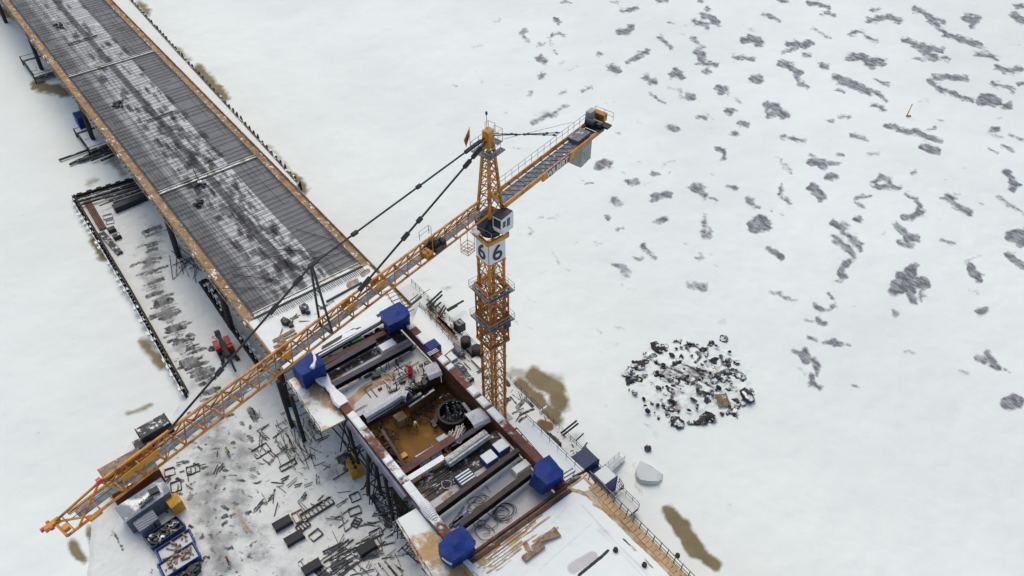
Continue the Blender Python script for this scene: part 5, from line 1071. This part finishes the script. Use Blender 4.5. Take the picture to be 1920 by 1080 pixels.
# ------------------------------------------------------------------ ice-side things
rk = MB(); rr = random.Random(77)
def rock(m, c, r, flat=.6):
    n = 9; pts = []
    bm = bmesh.new(); bmesh.ops.create_icosphere(bm, subdivisions=1, radius=1); st2 = rr.uniform(.8, 1.9)
    rot = Matrix.Rotation(rr.uniform(0, 6), 3, 'Z') @ Matrix.Rotation(rr.uniform(-.5, .5), 3, 'X'); k = [rr.uniform(.6, 1.3) for _ in range(3)]
    vs = [c + rot @ Vector((v.co.x * k[0] * st2, v.co.y * k[1], v.co.z * flat)) * r * rr.uniform(.75, 1.2) for v in bm.verts]; fs = [tuple(v.index for v in f.verts) for f in bm.faces]; bm.free(); m.add(vs, fs)
tr_ = ZM(1140, 560, [(1.1,130,590,240,500,360,450),(1.0,150,640,210,630,290,600),(1.0,370,350,390,400,450,370),(.9,580,390,640,375,690,350),(1.0,700,430,770,395),(.7,490,540,560,500,575,460),(.8,420,550,440,570),(.8,345,590,370,580),
 (.8,680,500,720,465),(.8,780,520,820,490),(.9,880,450,900,520,940,480),(.7,990,495,1000,495),(1.3,800,625,870,600,930,570),(1.5,930,590,1000,580,1050,620),(1.6,1070,740,1110,730),(1.0,1010,830,1080,790),(1.2,480,960,560,975,640,970,700,970,790,935),
 (.9,500,760,510,830,450,920),(.9,740,740,780,800),(.7,780,745,810,735),(.9,890,330,920,300),(.8,780,360,800,345),(.7,690,690,720,700),(.6,400,630,400,640),(.8,520,330,560,330),(1.0,900,900,980,870,1000,920),(.6,640,690,720,620),(.6,530,880,540,885),(.5,910,710,990,700)], 4.153)
for st_, R_, pts in tr_:
    for (x0, y0), (x1, y1) in zip(pts[:-1], pts[1:]):
        n = max(2, int(math.hypot(x1 - x0, y1 - y0) / 4.5))
        for i in range(n):
            t = (i + rr.random()) / n; rock(rk, P(x0 + (x1 - x0) * t + rr.gauss(0, 2.2), y0 + (y1 - y0) * t + rr.gauss(0, 1.6), rr.uniform(.0, .35)), R_ * abs(rr.gauss(.15, .33)) + .10, rr.uniform(.25, .6))
for i in range(150):
    x = rr.gauss(1290, 62); y = rr.gauss(718, 38)
    if ((x - 1290) / 118) ** 2 + ((y - 715) / 80) ** 2 > 1: continue
    rock(rk, P(x, y, rr.uniform(.1, .7)), rr.uniform(.15, .5))
single('rubble', rk, M['rock'], 'heap of dark broken rubble half covered by snow on the ice', 'rubble', kind='stuff')
M['moundsnow'] = ground_mat('mound_snow', (.765, .80, .738), (.022, .019, .019), (.20, .17, .16), (.05, .04, .04), amp=2.0, sc_r=1.1)
mound = grid_sheet('snow_mound', np.arange(12, 38, .16), np.arange(58, 92, .16), lambda x, y: np.zeros_like(x), [([(.95, 5 * R_, p) for st_, R_, p in tr_], 5), ([(.6, 10, [(1265, 745), (1262, 775)]), (.5, 14, [(1250, 700), (1340, 700)])], 8), ([(.5, 30, [(1240, 700), (1340, 720)])], 30)], M['moundsnow'])
me = mound.data; nv = len(me.vertices); co = np.empty(nv * 3, 'f'); me.vertices.foreach_get('co', co); co = co.reshape(-1, 3); px, py = proj(co[:, 0], co[:, 1], 0)
rad = np.sqrt(((px - 1290) / 135) ** 2 + ((py - 718) / 92) ** 2) + (fbm(co[:, 0] * .4, co[:, 1] * .4) - .5) * .5
co[:, 2] = np.clip(1.15 - rad, -.5, 1) * .75 + (fbm(co[:, 0] * 1.6, co[:, 1] * 1.6) - .5) * .55 * np.clip(1.3 - rad, 0, 1) - .25; me.vertices.foreach_set('co', co.ravel()); me.update()
tag(mound, 'low snow mound on the ice carrying the dark rubble', 'snow mound', kind='structure')
for x, y, r, l in ((1402, 742, 1.1, 'large dark boulder at the right end of the rubble heap'), (1335, 783, .85, 'dark boulder at the front edge of the rubble heap'), (1232, 652, .8, 'dark boulder at the back left of the rubble heap'), (1180, 708, .7, 'dark boulder at the left tip of the rubble heap'), (1215, 840, .45, 'small dark rock lying alone on the ice above the snow floe')):
    m = MB(); rock(m, P(x, y, .35), r, .7); rock(m, P(x + 3, y + 3, .3), r * .7, .6); single('boulder', m, M['rock'], l, 'boulder')
m = MB(); c = P(1355, 750, .8)
for i in range(6): m.obox(c + Vector((-.75 + i * .3, 0, 0)) - ZZ * .1 * 0, Vector((.12, .05, 0)), Vector((-.3, .8, .35)), ZZ * .06)
for j in (-.7, .7): m.obox(c + Vector((-.3 * j, .8 * j, .35 * j - .12)), Vector((.95, .3, 0)), Vector((-.05, .1, 0)), ZZ * .07)
single('pallet', m, M['timber'], 'brown slatted wooden pallet tilted on the rubble heap', 'pallet')
fl = MB(); N = 20; c = P(1217, 886, .0); T = []; B = []
shp = [(1194, 872), (1199, 862), (1208, 867), (1220, 873), (1232, 880), (1246, 884), (1244, 896), (1234, 903), (1216, 904), (1200, 901), (1193, 894), (1191, 883)]
T = [P(x, y, .95) * .94 + c * .06 for x, y in shp]; T = [Vector((t.x, t.y, .9 + rr.uniform(-.15, .2) - (.5 if t.x > c.x + 1 else 0))) for t in T]; B = [Vector((t.x + (t.x - c.x) * .06, t.y + (t.y - c.y) * .06, -.2)) for t in T]
fl.prism(T, B); o = single('ice_block', fl, M['snow_grey'], 'block of snow-covered ice lying on the frozen river right of the containers', 'ice block')
r = thing('channel_marker', 'thin yellow marker stake standing alone on the far ice', 'marker', P(1700, 218, 0)); m = MB(); b = P(1700, 218, 0); m.tube(b, b + Vector((.3, .2, 2.9)), .13, 8, .1); m.build('stake', M['yellow'], r); m = MB(); m.obox(b + Vector((.35, 0, .12)), Vector((.55, .05, 0)), Vector((-.02, .14, 0)), ZZ * .12); m.build('foot', M['yellow'], r)
# ------------------------------------------------------------------ yard things
# drilling rig
rg = thing('drill_rig', 'small red tracked machine with a long black boom parked in the yard', 'drill rig', P(426, 662, ZG))
fwd = (P(445, 700, ZG) - P(418, 645, ZG)).normalized(); sid = fwd.cross(ZZ).normalized(); c = P(424, 662, ZG)
def rb(m, f0, s0, z0, lf, ls, lz): m.obox(c + fwd * f0 + sid * s0 + ZZ * (z0 + lz / 2), fwd * lf / 2, sid * ls / 2, ZZ * lz / 2)
for s0 in (-.95, .95): 
    m = MB(); rb(m, 0, s0, 0, 3.2, .5, .7); o = m.build('track', M['black'], rg)
m = MB(); rb(m, -.2, -.85, .75, 2.6, .85, 1.3); rb(m, -.3, -.85, 2.06, 1.6, .7, .12); m.build('body', M['red'], rg)
m = MB(); rb(m, -.7, .85, .75, 1.9, .8, 1.1); rb(m, -.7, .85, 1.86, 1.3, .6, .1); m.build('cab', M['red_snow'], rg)
m = MB(); rb(m, .2, 0, .72, 3.4, .75, .9); m.beam(c + fwd * -2.6 + ZZ * 1.9, c + fwd * 3.0 + ZZ * 2.1, .6, .6); m.tube(c + fwd * 3 + ZZ * 2.1, c + fwd * 5.6 + ZZ * 1.2, .16, 8); rb(m, -2.7, 0, 1.5, .8, .8, .8); m.build('boom', M['black'], rg)
m = MB()
for s0 in (-1.1, 1.1): rb(m, 2.3, s0, 0, .5, .6, .5); m.beam(c + fwd * 2.3 + sid * s0 + ZZ * .4, c + fwd * 1.4 + sid * s0 * .4 + ZZ * 1.2, .16, .16)
m.build('stabiliser', M['black'], rg); m = MB()
m.path([c + fwd * (-2.4 + .9 * t) + sid * (.2 + .8 * math.sin(t * 3.1)) + ZZ * (1.9 + .5 * math.sin(t * 3.1)) for t in np.linspace(0, 1, 9)], .06, 5); m.build('hose', M['red'], rg)
# pipes stacked at the far end of the yard
for i, (a, b, r) in enumerate((((140, 374), (248, 341), .14), ((146, 378), (258, 346), .26), ((150, 384), (262, 350), .22), ((205, 360), (262, 340), .24), ((196, 372), (262, 352), .22), ((205, 377), (266, 356), .24), ((186, 386), (250, 362), .12), ((212, 381), (268, 362), .22))):
    m = MB(); m.tube(P(*a, ZG + .35 + .1 * i), P(*b, ZG + .35 + .1 * i), r, 8); single('steel_pipe', m, M['dark_snow'], 'one of the long dark pipes stacked along the far wall of the yard', 'pipe', 'pipes stacked along the far yard wall')
m = MB(); m.beam(P(214, 392, ZG + .6), P(276, 367, ZG + .6), 1.5, 1.2); single('steel_beam', m, M['girder_blue'], 'long dark blue-black girder lying by the stacked pipes', 'girder')
for i, (a, b, ws, n) in enumerate((((162, 378), (192, 430), 1.3, 5), ((189, 437), (224, 476), 1.1, 4))):
    m = MB(); A_, B_ = P(*a, ZG + .25), P(*b, ZG + .25); s_ = (B_ - A_).normalized().cross(ZZ)
    for k in range(n): m.beam(A_ + s_ * (k - n / 2) * ws / n, B_ + s_ * (k - n / 2) * ws / n, ws / n * .75, .35 + .1 * (k % 2))
    single('beam_stack', m, M['dark_snow'] if i else M['rust_plain'], ('brown stack of long beams along the left yard wall', 'dark stack of long beams nearer along the left yard wall')[i], 'beam stack')
for i, (x, y, mt) in enumerate(((211, 434, 'dark'), (221, 447, 'dark_snow'))):
    crate(x, y, ZG, 1.2, 1.0, .7, ('small black box on the yard snow beside the beam stack', 'small half-snowed black box next to the other black box')[i], M[mt], lid=M[mt])
def frame_thing(x, y, lx, ly, ang, label, name='open_frame', bars=0, mat='dark_snow', wd=.10, group=None, cat='frame'):
    c = P(x, y, ZG + .12); m = MB(); ax = Vector((math.cos(ang), math.sin(ang), 0)); ay = Vector((-math.sin(ang), math.cos(ang), 0))
    q = [c + ax * i * lx / 2 + ay * j * ly / 2 for i, j in ((-1, -1), (1, -1), (1, 1), (-1, 1))]
    for a, b in zip(q, q[1:] + q[:1]): m.beam(a, b, wd, .22)
    for i in range(bars): t = (i + 1) / (bars + 1); m.beam(q[0] + (q[1] - q[0]) * t + ZZ * .02, q[3] + (q[2] - q[3]) * t + ZZ * .02, wd, .2)
    return single(name, m, M[mat], label, cat, group)
frame_thing(202, 406, 1.6, 1.3, .5, 'open square frame lying by the pipe stack, the left of two', mat='galv'); frame_thing(206, 416, 1.3, 1.2, .4, 'open square frame lying by the pipe stack, the lower of two', mat='galv')
# wooden boards strewn near channel
m = MB()
for i in range(14): m.beam(P(398 + rr.uniform(-4, 30), 540 + rr.uniform(-3, 10) , .9), P(384 + rr.uniform(-4, 30), 548 + rr.uniform(-3, 10), .9), .3, .2)
single('plank_heap', m, M['dark_snow'], 'snowy planks stacked at the end of the sheet pile wall under the bridge', 'planks')
m = MB()
for i in range(16): m.beam(P(300 + rr.uniform(20, 75), 470 + rr.uniform(-20, 55), ZG + .2), P(322 + rr.uniform(-12, 60), 490 + rr.uniform(-20, 50), ZG + .15), .1, .1)
single('scrap_timber', m, M['dark_snow'], 'dark scrap bars at the foot of the pier under the bridge edge', 'timber')
# hut, containers and skips under the jib
axs = lambda a, b: (P(*b, ZG) - P(*a, ZG)).normalized()
def slab(px4, z0, z1): return [P(x, y, z1) for x, y in px4]
def hut(px4, zt, label, mat, topmat, name='site_hut', cat='hut', roof_over=.15):
    T = [P(x, y, zt) for x, y in px4]; c = sum(T, Vector()) / 4; r = thing(name, label, cat, (c.x, c.y, ZG))
    m = MB(); B = [Vector((t.x, t.y, -.2)) for t in T]; m.prism([t - ZZ * .12 for t in T], B); m.build('wall', mat, r)
    R0 = [c + (t - c) * (1 + roof_over / 3) for t in T]; m = MB(); e0 = (R0[0] + R0[3]) / 2; e1 = (R0[1] + R0[2]) / 2
    v = R0 + [e0 + ZZ * .30, e1 + ZZ * .30]; u_ = [x - ZZ * .115 for x in R0]
    m.add(v + u_, [(0, 1, 5, 4), (3, 4, 5, 2), (0, 4, 3), (1, 2, 5), (0, 6, 7, 1), (1, 7, 8, 2), (2, 8, 9, 3), (3, 9, 6, 0), (6, 9, 8, 7)]); ro = m.build('roof', topmat, r); return r, ro
M['hutroof'] = simple('grey_metal_roof', (.15, .17, .195), .45, .2, .25, .5, snow=.50, snow_scale=.20)
M['huts'] = simple('grey_wall_panel', (.13, .15, .18), .6, .1, .2, .6)
r, ro = hut([(217, 952), (300, 897), (318, 921), (236, 978)], 4.0, 'grey roofed site hut under the jib with streaks of snow on its roof', M['huts'], M['hutroof'])
m = MB(); a, b = P(262, 948, 4.4), P(285, 930, 4.4); m.beam(a, b, .5, .12); m.box(P(289, 922, 4.3), 1.2, .9, .35, AB)
for i in range(6): c = a + (b - a) * i / 5; m.beam(c - UU * .35 + ZZ * .05, c + UU * .35 + ZZ * .05, .1, .12)
m.build('roof_ladder', M['dark_snow'], ro)
r, ro = hut([(246, 975), (282, 952), (296, 972), (262, 997)], 3.2, 'lower grey hut with ribbed snowy roof joined in front of the larger hut', M['huts'], M['rib_grey'])
m = MB(); c = P(277, 991, 2.0); m.box(c - ZZ * 0, 2.2, .5, .9, AB - .2); m.build('vent_box', M['dark'], ro)
M['redcon'] = simple('oxide_red_container', (.16, .030, .008), .6, 0, .25, .6)
container(262, 916, ZG, 6.2, 2.4, 2.9, 'rust-red container lying under the jib behind the hut', M['redcon'], simple('oxide_container_roof', (.12, .09, .08), .6, 0, .4, 1, snow=.4), AB + .02)
container(238, 888, ZG, 5.4, 2.2, 2.4, 'ochre container half hidden under the jib at the yard edge', simple('ochre_container_paint', (.34, .19, .015), .6, 0, .25, .8), M['timber'], AB + .04)
container(295, 815, ZG, 4.2, 2.3, 2.0, 'black container at the yard edge under the jib by the sheet piles', M['black'], M['dark_snow'], AB + .05)
crate(272, 838, ZG, 2.2, 1.8, 1.1, 'snowy grey crate beside the black container under the jib', M['dark'], lid=M['dark_snow'])
def skip(px4, zt, label, mat, fill, bits=0, bmat='timber'):
    T = [P(x, y, zt) for x, y in px4]; c = sum(T, Vector()) / 4; r = thing('skip', label, 'skip', (c.x, c.y, ZG)); B = [Vector((c.x + (t.x - c.x) * .9, c.y + (t.y - c.y) * .95, ZG)) for t in T]
    I = [c + (t - c) * .93 for t in T]; J = [Vector((c.x + (t.x - c.x) * .86, c.y + (t.y - c.y) * .88, zt - .55)) for t in T]; m = MB()
    m.add(T + B + I + J, [(i, 4 + i, 4 + (i + 1) % 4, (i + 1) % 4) for i in range(4)] + [(i, (i + 1) % 4, 8 + (i + 1) % 4, 8 + i) for i in range(4)] + [(8 + i, 8 + (i + 1) % 4, 12 + (i + 1) % 4, 12 + i) for i in range(4)] + [(4, 5, 6, 7), (12, 13, 14, 15)])
    for i in range(4): 
        for t in (.15, .5, .85): e = T[i] + (T[(i + 1) % 4] - T[i]) * t; f = B[i] + (B[(i + 1) % 4] - B[i]) * t; m.beam(e - ZZ * .05, f, .12, .12)
    m.build('body', mat, r); m = MB(); m.add([j + ZZ * (.12 + rr.uniform(0, .12)) for j in J], [(0, 1, 2, 3)]); ex = m.build('contents', fill, r)
    if bits:
        m = MB()
        for i in range(bits):
            a, b = rr.uniform(.08, .92), rr.uniform(.08, .92); p = J[0] + (J[1] - J[0]) * a + (J[3] - J[0]) * b; m.box(p + ZZ * .05, rr.uniform(.2, 1.0), rr.uniform(.1, .35), rr.uniform(.15, .6), rr.uniform(0, 3.1))
        m.build('scrap', M[bmat], r)
    return r
skip([(268, 1008), (332, 965), (348, 984), (283, 1028)], 2.3, 'dark skip heaped with black and white scrap below the grey huts', M['darkblue'], M['dark_snow'], 60, 'dark_snow')
skip([(289, 1032), (355, 990), (366, 1012), (300, 1056)], 2.3, 'blue skip with a smooth fill of snow, middle of the three skips', M['blue'], M['snow_grey'], 9)
skip([(293, 1059), (362, 1014), (377, 1040), (306, 1085)], 2.4, 'deep blue skip with boards and tan scrap, nearest of the three skips', M['blue'], M['snow_grey'], 22)
skip([(326, 1082), (356, 1064), (366, 1080), (338, 1098)], 2.0, 'partly visible dark skip at the bottom edge in front of the blue skips', M['dark'], M['dark_snow'], 20, 'dark_snow')
m = MB()
for i in range(12): m.box(P(362 + rr.uniform(-6, 12), 1066 + rr.uniform(-10, 12), ZG), rr.uniform(.3, .9), rr.uniform(.3, .8), rr.uniform(.4, 1.1), rr.uniform(0, 3))
single('scrap_heap', m, M['dark'], 'black scrap heap right of the nearest blue skip', 'scrap')
yt = [(307, 936), (328, 923), (341, 938), (321, 954)]
r, ro = hut(yt, 2.9, 'yellow box tank beside the grey hut', M['yellow'], M['yellow'], 'yellow_tank', 'tank', 0)
gn = thing('generator', 'yellow generator with black marks standing at the scaffold foot on sooty snow', 'generator', P(660, 876, ZG)); T = [P(x, y, 3.0) for x, y in ((647, 861), (667, 853), (678, 876), (658, 886))]; m = MB(); m.prism(T, [Vector((t.x, t.y, ZG)) for t in T]); m.build('body', M['yellow'], gn)
m = MB(); c = sum(T, Vector()) / 4; e = (T[1] - T[2]).normalized()
for k in (-.75, .1, .8): m.obox(c + e * k + ZZ * .06, Vector((.16, .1, 0)), Vector((-.1, .2, 0)), ZZ * .055)
m.beam(c - e * .8 + ZZ * .06, c + e * .8 + ZZ * .06, .1, .11); m.build('vent', M['black'], gn)
for i, (x, y, l) in enumerate(((531, 984, 'large black box lying in the yard, farthest of the three'), (553, 1012, 'large black box lying in the yard, in the middle of the three'), (689, 1030, 'black rectangular box near the orange-tan platform corner'), (586, 1066, 'black box with soot around it at the bottom of the yard'))):
    crate(x, y, ZG, 2.3, 1.2, .6, l, M['black'], lid=M['black'], ang=AB - .05)
ld = MB(); a, b = P(566, 972, ZG + .2), P(623, 937, ZG + .2); s_ = (b - a).normalized().cross(ZZ)
for k in (-.6, .6): ld.beam(a + s_ * k, b + s_ * k, .14, .3)
for i in range(9): c = a + (b - a) * i / 8; ld.beam(c - s_ * .6, c + s_ * .6, .12, .26)
single('ladder_frame', ld, M['dark_snow'], 'long ladder-like steel frame lying in the yard', 'frame')
frame_thing(560, 968, 1.4, 1.6, .6, 'square brown frame at the left end of the ladder-like frame', bars=1, mat='timber'); frame_thing(568, 986, 1.6, 1.1, .8, 'small slatted frame below the ladder-like frame', bars=3, mat='timber_dark')
for x, y, lx, ly, an, l, b in ((490, 845, 2.2, 1.6, .7, 'snow-filled dark frame near the tangled bars left of the timber platform', 2), (540, 872, 2.3, .8, .65, 'narrow dark frame in the middle of the yard', 1), (665, 958, 1.5, 1.1, .4, 'small round-cornered frame before the scaffold', 0), (668, 979, 1.3, .9, 1.2, 'small grey grid frame in the front yard', 2), (592, 1003, 1.5, 1.1, .8, 'faint square frame in the front yard snow', 0), (705, 1000, 1.6, 1.0, .5, 'dark hook-shaped frame near the tan platform', 0), (666, 932, 1.3, 1.2, .5, 'dark open frame beyond the scaffold foot', 0), (330, 912, 1.3, 1.6, .4, 'small dark frame on the snow beside the yellow tank', 0), (362, 880, 1.7, 1.3, .4, 'dark gridded frame near the rust-red container', 2), (318, 885, 1.3, 1.2, .4, 'small dark round heap frame beside the red container', 0)):
    frame_thing(x, y, lx, ly, an, l, bars=b)
def scatter(n, x0, x1, y0, y1, L, ang, label, name, mat, cat, group, z=ZG, w_=.10, sp_=.35):
    for i in range(n):
        x, y = rr.uniform(x0, x1), rr.uniform(y0, y1)
        while z == 1.5 and not 20.9 < uv_of(P(x, y, z))[1] < 26.4: x, y = rr.uniform(x0, x1), rr.uniform(y0, y1)
        l = rr.uniform(*L); a = rr.choice(ang) + rr.gauss(0, sp_); m = MB(); d = Vector((math.cos(a), math.sin(a), 0)) * l / 2; p = P(x, y, z + .12)
        m.beam(p - d, p + d + ZZ * rr.uniform(-.05, .15), w_, w_ * 1.2)
        if rr.random() < .4: m.beam(p - d + d.cross(ZZ).normalized() * .35, p + d * .6 + d.cross(ZZ).normalized() * .3, w_, w_)
        single(name, m, M[mat], label, cat, group)
scatter(26, 640, 740, 960, 1078, (1.2, 3.2), (AB, AB + 1.57), 'one of the loose bars half buried in the front yard snow', 'steel_bar', 'dark_snow', 'bar', 'loose bars in the front yard')
scatter(22, 480, 640, 800, 960, (.8, 2.6), (AB, AB + 1.3), 'one of the scraps of dark board strewn in the middle of the yard', 'board', 'dark_snow', 'board', 'boards strewn in the yard')
scatter(14, 300, 430, 800, 930, (.6, 1.8), (AB, AB + 1.3), 'one of the scraps of dark board strewn behind the huts', 'board', 'dark', 'board', 'boards behind the huts')
scatter(15, 618, 665, 1020, 1078, (2.2, 4.6), (.62,), 'one of the dark beams laid in a fan at the bottom of the yard', 'steel_bar', 'dark_snow', 'bar', 'fanned beams at the bottom of the yard', w_=.14, sp_=.1)
scatter(10, 515, 590, 590, 650, (.8, 1.8), (AB,), 'one of the boards lying on the snowy end of the bridge', 'board', 'timber', 'board', 'boards on the bridge end', z=ZD - .06)
scatter(22, 860, 1000, 640, 790, (.7, 2.0), (AB, AB + 1.57), 'one of the loose pieces of wood on the platform around the crane mast', 'board', 'dark_snow', 'board', 'loose wood round the crane base', z=1.5)
m = MB()
for i in range(70): x, y = rr.uniform(512, 590), rr.uniform(775, 860); m.beam(P(x, y, ZG), P(x + rr.gauss(8, 6), y + rr.uniform(8, 26), ZG + rr.uniform(.1, .5)), .08, .07)
single('scrap_timber', m, M['dark_snow'], 'thick tangle of dark bars at the foot of the tan platform columns', 'timber')
scatter(34, 470, 660, 770, 960, (.5, 1.8), (AB, AB + 1.57), 'one of the thin sticks frozen into the trampled snow of the yard', 'stick', 'dark', 'stick', 'thin sticks in the trampled yard', w_=.06, sp_=.5)
scatter(34, 560, 760, 930, 1078, (.6, 2.4), (AB, AB + 1.57), 'one of the thin rods frozen into the snow of the front yard', 'rod', 'dark', 'rod', 'thin rods in the front yard', w_=.06, sp_=.3)
for x0, x1, y0, y1, n, l in ((640, 800, 655, 775, 60, 'loose dark bars strewn over the sandy floor behind the pit'), (835, 990, 870, 1005, 45, 'loose dark bars strewn over the snowy floor by the front girders')):
    for k in range(n // 5):
        x, y = rr.uniform(x0, x1), 0; t_ = (x - x0) / (x1 - x0); y = y1 - (y1 - y0) * t_ + rr.uniform(-22, 22); p = P(x, y, 10.42); d = (VV if rr.random() < .6 else UU) * rr.uniform(.4, 1.5); m = MB(); m.beam(p - d, p + d + ZZ * .06, .08, .08); single('loose_bar', m, M['dark_snow'], l.replace('loose dark bars strewn', 'one of the loose dark bars strewn'), 'bar', l)
m = MB()
for i in range(3): m.beam(P(704 + i * 11, 1060 + i * 3 - i * 8, ZG + .2), P(728 + i * 12, 1092 - i * 6, ZG + .2), .5, .3)
single('steel_plates', m, M['galv'], 'grey-green plates at the bottom edge of the yard', 'plates')
for i, (x, y, l, mt) in enumerate(((540, 606, 'grey snow-dusted machine on the bridge end beside the dark jib post', 'dark_snow'), (533, 648, 'brown cable drum heap on the bridge end', 'timber'), (571, 583, 'dark heap on the bridge end in front of the starter bars', 'dark_snow'))):
    m = MB()
    for k in range(7): m.box(P(x + rr.uniform(-7, 7), y + rr.uniform(-6, 6), ZD - .02), rr.uniform(.4, 1.2), rr.uniform(.3, .8), rr.uniform(.3, .9), rr.uniform(0, 3))
    single('site_clutter', m, M[mt], l, 'clutter')
frame_thing_z = P(559, 599, ZD)
m = MB(); m.beam(P(612, 566, ZD + .1), P(678, 530, ZD + .1), .25, .3); single('steel_beam', m, M['dark'], 'long dark beam lying across the snowy bridge end under the jib', 'beam')
m = MB(); m.beam(P(512, 640, ZD + .1), P(552, 618, ZD + .1), .5, .12); m.beam(P(520, 642, ZD + .1), P(556, 624, ZD + .1), .25, .1); single('plank', m, M['timber'], 'long pale planks lying on the left of the snowy bridge end', 'plank')
for i, (x, y) in enumerate(((222, 195), (375, 382), (112, 50), (375, 345))):
    m = MB()
    for k in range(9): m.box(P(x + rr.uniform(-9, 9), y + rr.uniform(-6, 6), ZD + .2), rr.uniform(.3, 1.0), rr.uniform(.2, .5), .25, rr.uniform(0, 3))
    single('site_clutter', m, M['black'], ('dark heap on the bridge deck in the middle span', 'dark heap on the near span just past the joint', 'dark heap on the farthest visible bridge span', 'dark heap with a lamp post at the bridge joint')[i], 'clutter')
lp = thing('lamp_post', 'thin lamp post standing at the bridge joint', 'lamp post', P(376, 345, ZD)); m = MB(); b = P(376, 345, ZD); m.beam(b, b + Vector((-.4, 0, 3.0)), .08, .08); m.build('pole', M['dark'], lp); m = MB(); m.obox(b + ZZ * .35, Vector((.3, .1, 0)), Vector((-.1, .3, 0)), ZZ * .2); m.build('foot', M['white'], lp)
for x, y, L in ((170, 70, 1.5), (145, 78, 2), (300, 218, 2.6), (395, 300, 1.2)):
    m = MB(); p = P(x, y, ZD + .3); m.beam(p - VV * L, p + VV * L + UU * .3, .35, .15); single('board', m, M['dark_snow'], 'one of the boards lying across the reinforcement of the bridge', 'board', 'boards on the bridge reinforcement')
for i in range(9):
    p0 = [(x, y) for x, y in ((430, 560), (480, 520), (560, 470), (460, 500), (520, 480), (590, 440), (640, 470), (455, 540), (610, 480))][i]
    m = MB(); a = P(*p0, ZD + .26); d = (VV * rr.uniform(.2, 1) - UU * rr.uniform(.3, 1)).normalized() * rr.uniform(2, 4); m.beam(a - d, a + d, .07, .07); single('loose_bar', m, M['rebar'], 'one of the loose reinforcing bars lying askew near the bridge end', 'bar', 'askew bars near the bridge end')
# ------------------------------------------------------------------ people
def person(pos, face, label, jacket, pose=0, helmet='yellow'):
    f = Vector((math.cos(face), math.sin(face), 0)); s_ = Vector((-f.y, f.x, 0)); q = lambda a, b, z: pos + f * a + s_ * b + ZZ * z
    V = []; R = []; E = []
    def vert(p, r, par=None):
        V.append(p - pos); R.append(r); i = len(V) - 1
        if par is not None: E.append((par, i))
        return i
    pel = vert(q(0, 0, .95), .16); ch = vert(q(.03, 0, 1.22), .16, pel); sh = vert(q(.03, 0, 1.42), .13, ch); nk = vert(q(.04, 0, 1.52), .06, sh); h1 = vert(q(.05, 0, 1.62), .095, nk); vert(q(.06, 0, 1.74), .085, h1); vert(q(.16, 0, 1.64), .02, h1)
    for b in (-1, 1):
        hp_ = vert(q(0, .10 * b, .88), .10, pel); st_ = .18 * b * (1 if pose else .4); kn = vert(q(.04 + st_, .11 * b, .50), .07, hp_); an = vert(q(st_ - .02, .12 * b, .09), .05, kn); vert(q(st_ + .17, .13 * b, .05), .045, an)
        so_ = vert(q(.02, .20 * b, 1.40), .075, sh); el_ = vert(q(.02 + (.15 if pose else .0), .27 * b, 1.12), .05, so_); wr = vert(q(.24 if pose else .10, .26 * b, .90 if not pose else 1.02), .035, el_); pa = vert(q(.31 if pose else .13, .25 * b, .82 if not pose else 1.0), .035, wr)
        for k in range(4): f1 = vert(q(.37 if pose else .15, .25 * b + .022 * (k - 1.5), .755 - .006 * abs(k - 1.5)) if not pose else q(.38, .25 * b + .022 * (k - 1.5), .985), .009, pa); vert(V[f1] + pos + (f * .035 if pose else f * .01) - ZZ * (.03 if not pose else .02), .008, f1)
        t_ = vert(q(.17 if not pose else .34, .21 * b, .80 if not pose else 1.01), .009, wr)
    me = bpy.data.meshes.new('body'); me.from_pydata([tuple(v) for v in V], E, []); o = bpy.data.objects.new('body', me); COL.objects.link(o)
    mod = o.modifiers.new('skin', 'SKIN'); sl = me.skin_vertices[0].data
    for i, r_ in enumerate(R): sl[i].radius = (r_, r_)
    sl[0].use_root = True; sub = o.modifiers.new('sub', 'SUBSURF'); sub.levels = 1; sub.render_levels = 1
    dg = bpy.context.evaluated_depsgraph_get(); dg.update(); nm = bpy.data.meshes.new_from_object(o.evaluated_get(dg)); bpy.data.objects.remove(o)
    b = bpy.data.objects.new('person', nm); COL.objects.link(b); b.location = pos; b.matrix_world = Matrix.Translation(pos)
    nm.materials.clear(); [nm.materials.append(x) for x in (M['skin'], jacket, M['trouser'])]
    for p in nm.polygons:
        z = p.center.z; p.material_index = 2 if z < .92 and abs((p.center - Vector((0, 0, 0))).dot(s_)) < .21 else 1 if .92 <= z < 1.50 and not (abs(p.center.dot(s_)) > .18 and z < (.88 if not pose else 1.04)) else 0
        p.use_smooth = True
    tag(b, label, 'person'); m = MB(); c = q(.05, 0, 1.74)
    for k in range(4): m.tube(c + ZZ * .035 * k, c + ZZ * .035 * (k + 1), .135 - .012 * k * k, 12, .135 - .012 * (k + 1) ** 2)
    m.tube(c - ZZ * .01, c + ZZ * .005, .16, 12); 
    me2 = m.build('helmet', M[helmet], b); 
    m = MB(); c = q(.135, 0, 1.66)
    for bb in (-.035, .035): m.obox(c + s_ * bb + f * .008, f * .006, s_ * .012, ZZ * .008)
    m.obox(c - ZZ * .075 + f * .005, f * .004, s_ * .025, ZZ * .006); m.build('face', M['dark'], b)
    return b
person(P(780, 806, 7.36), -1.0, 'person in a bright yellow-green jacket standing on the orange pit floor', M['hivis'], 1, 'white')
person(P(430, 852, ZG + .05), -2.2, 'person in a yellow-green jacket walking across the snowy yard', M['hivis'], 1, 'yellow')
person(P(776, 735, 10.3), -1.6, 'person in a yellow-green jacket among the scaffold bars behind the pit', M['hivis'], 0, 'white')
person(P(430, 1058, ZG + .05), .5, 'person in a red jacket on the front yard snow', M['red'], 0, 'red')
# ------------------------------------------------------------------ tidy up
for o in bpy.data.objects:
    if '_org' in o: del o['_org']
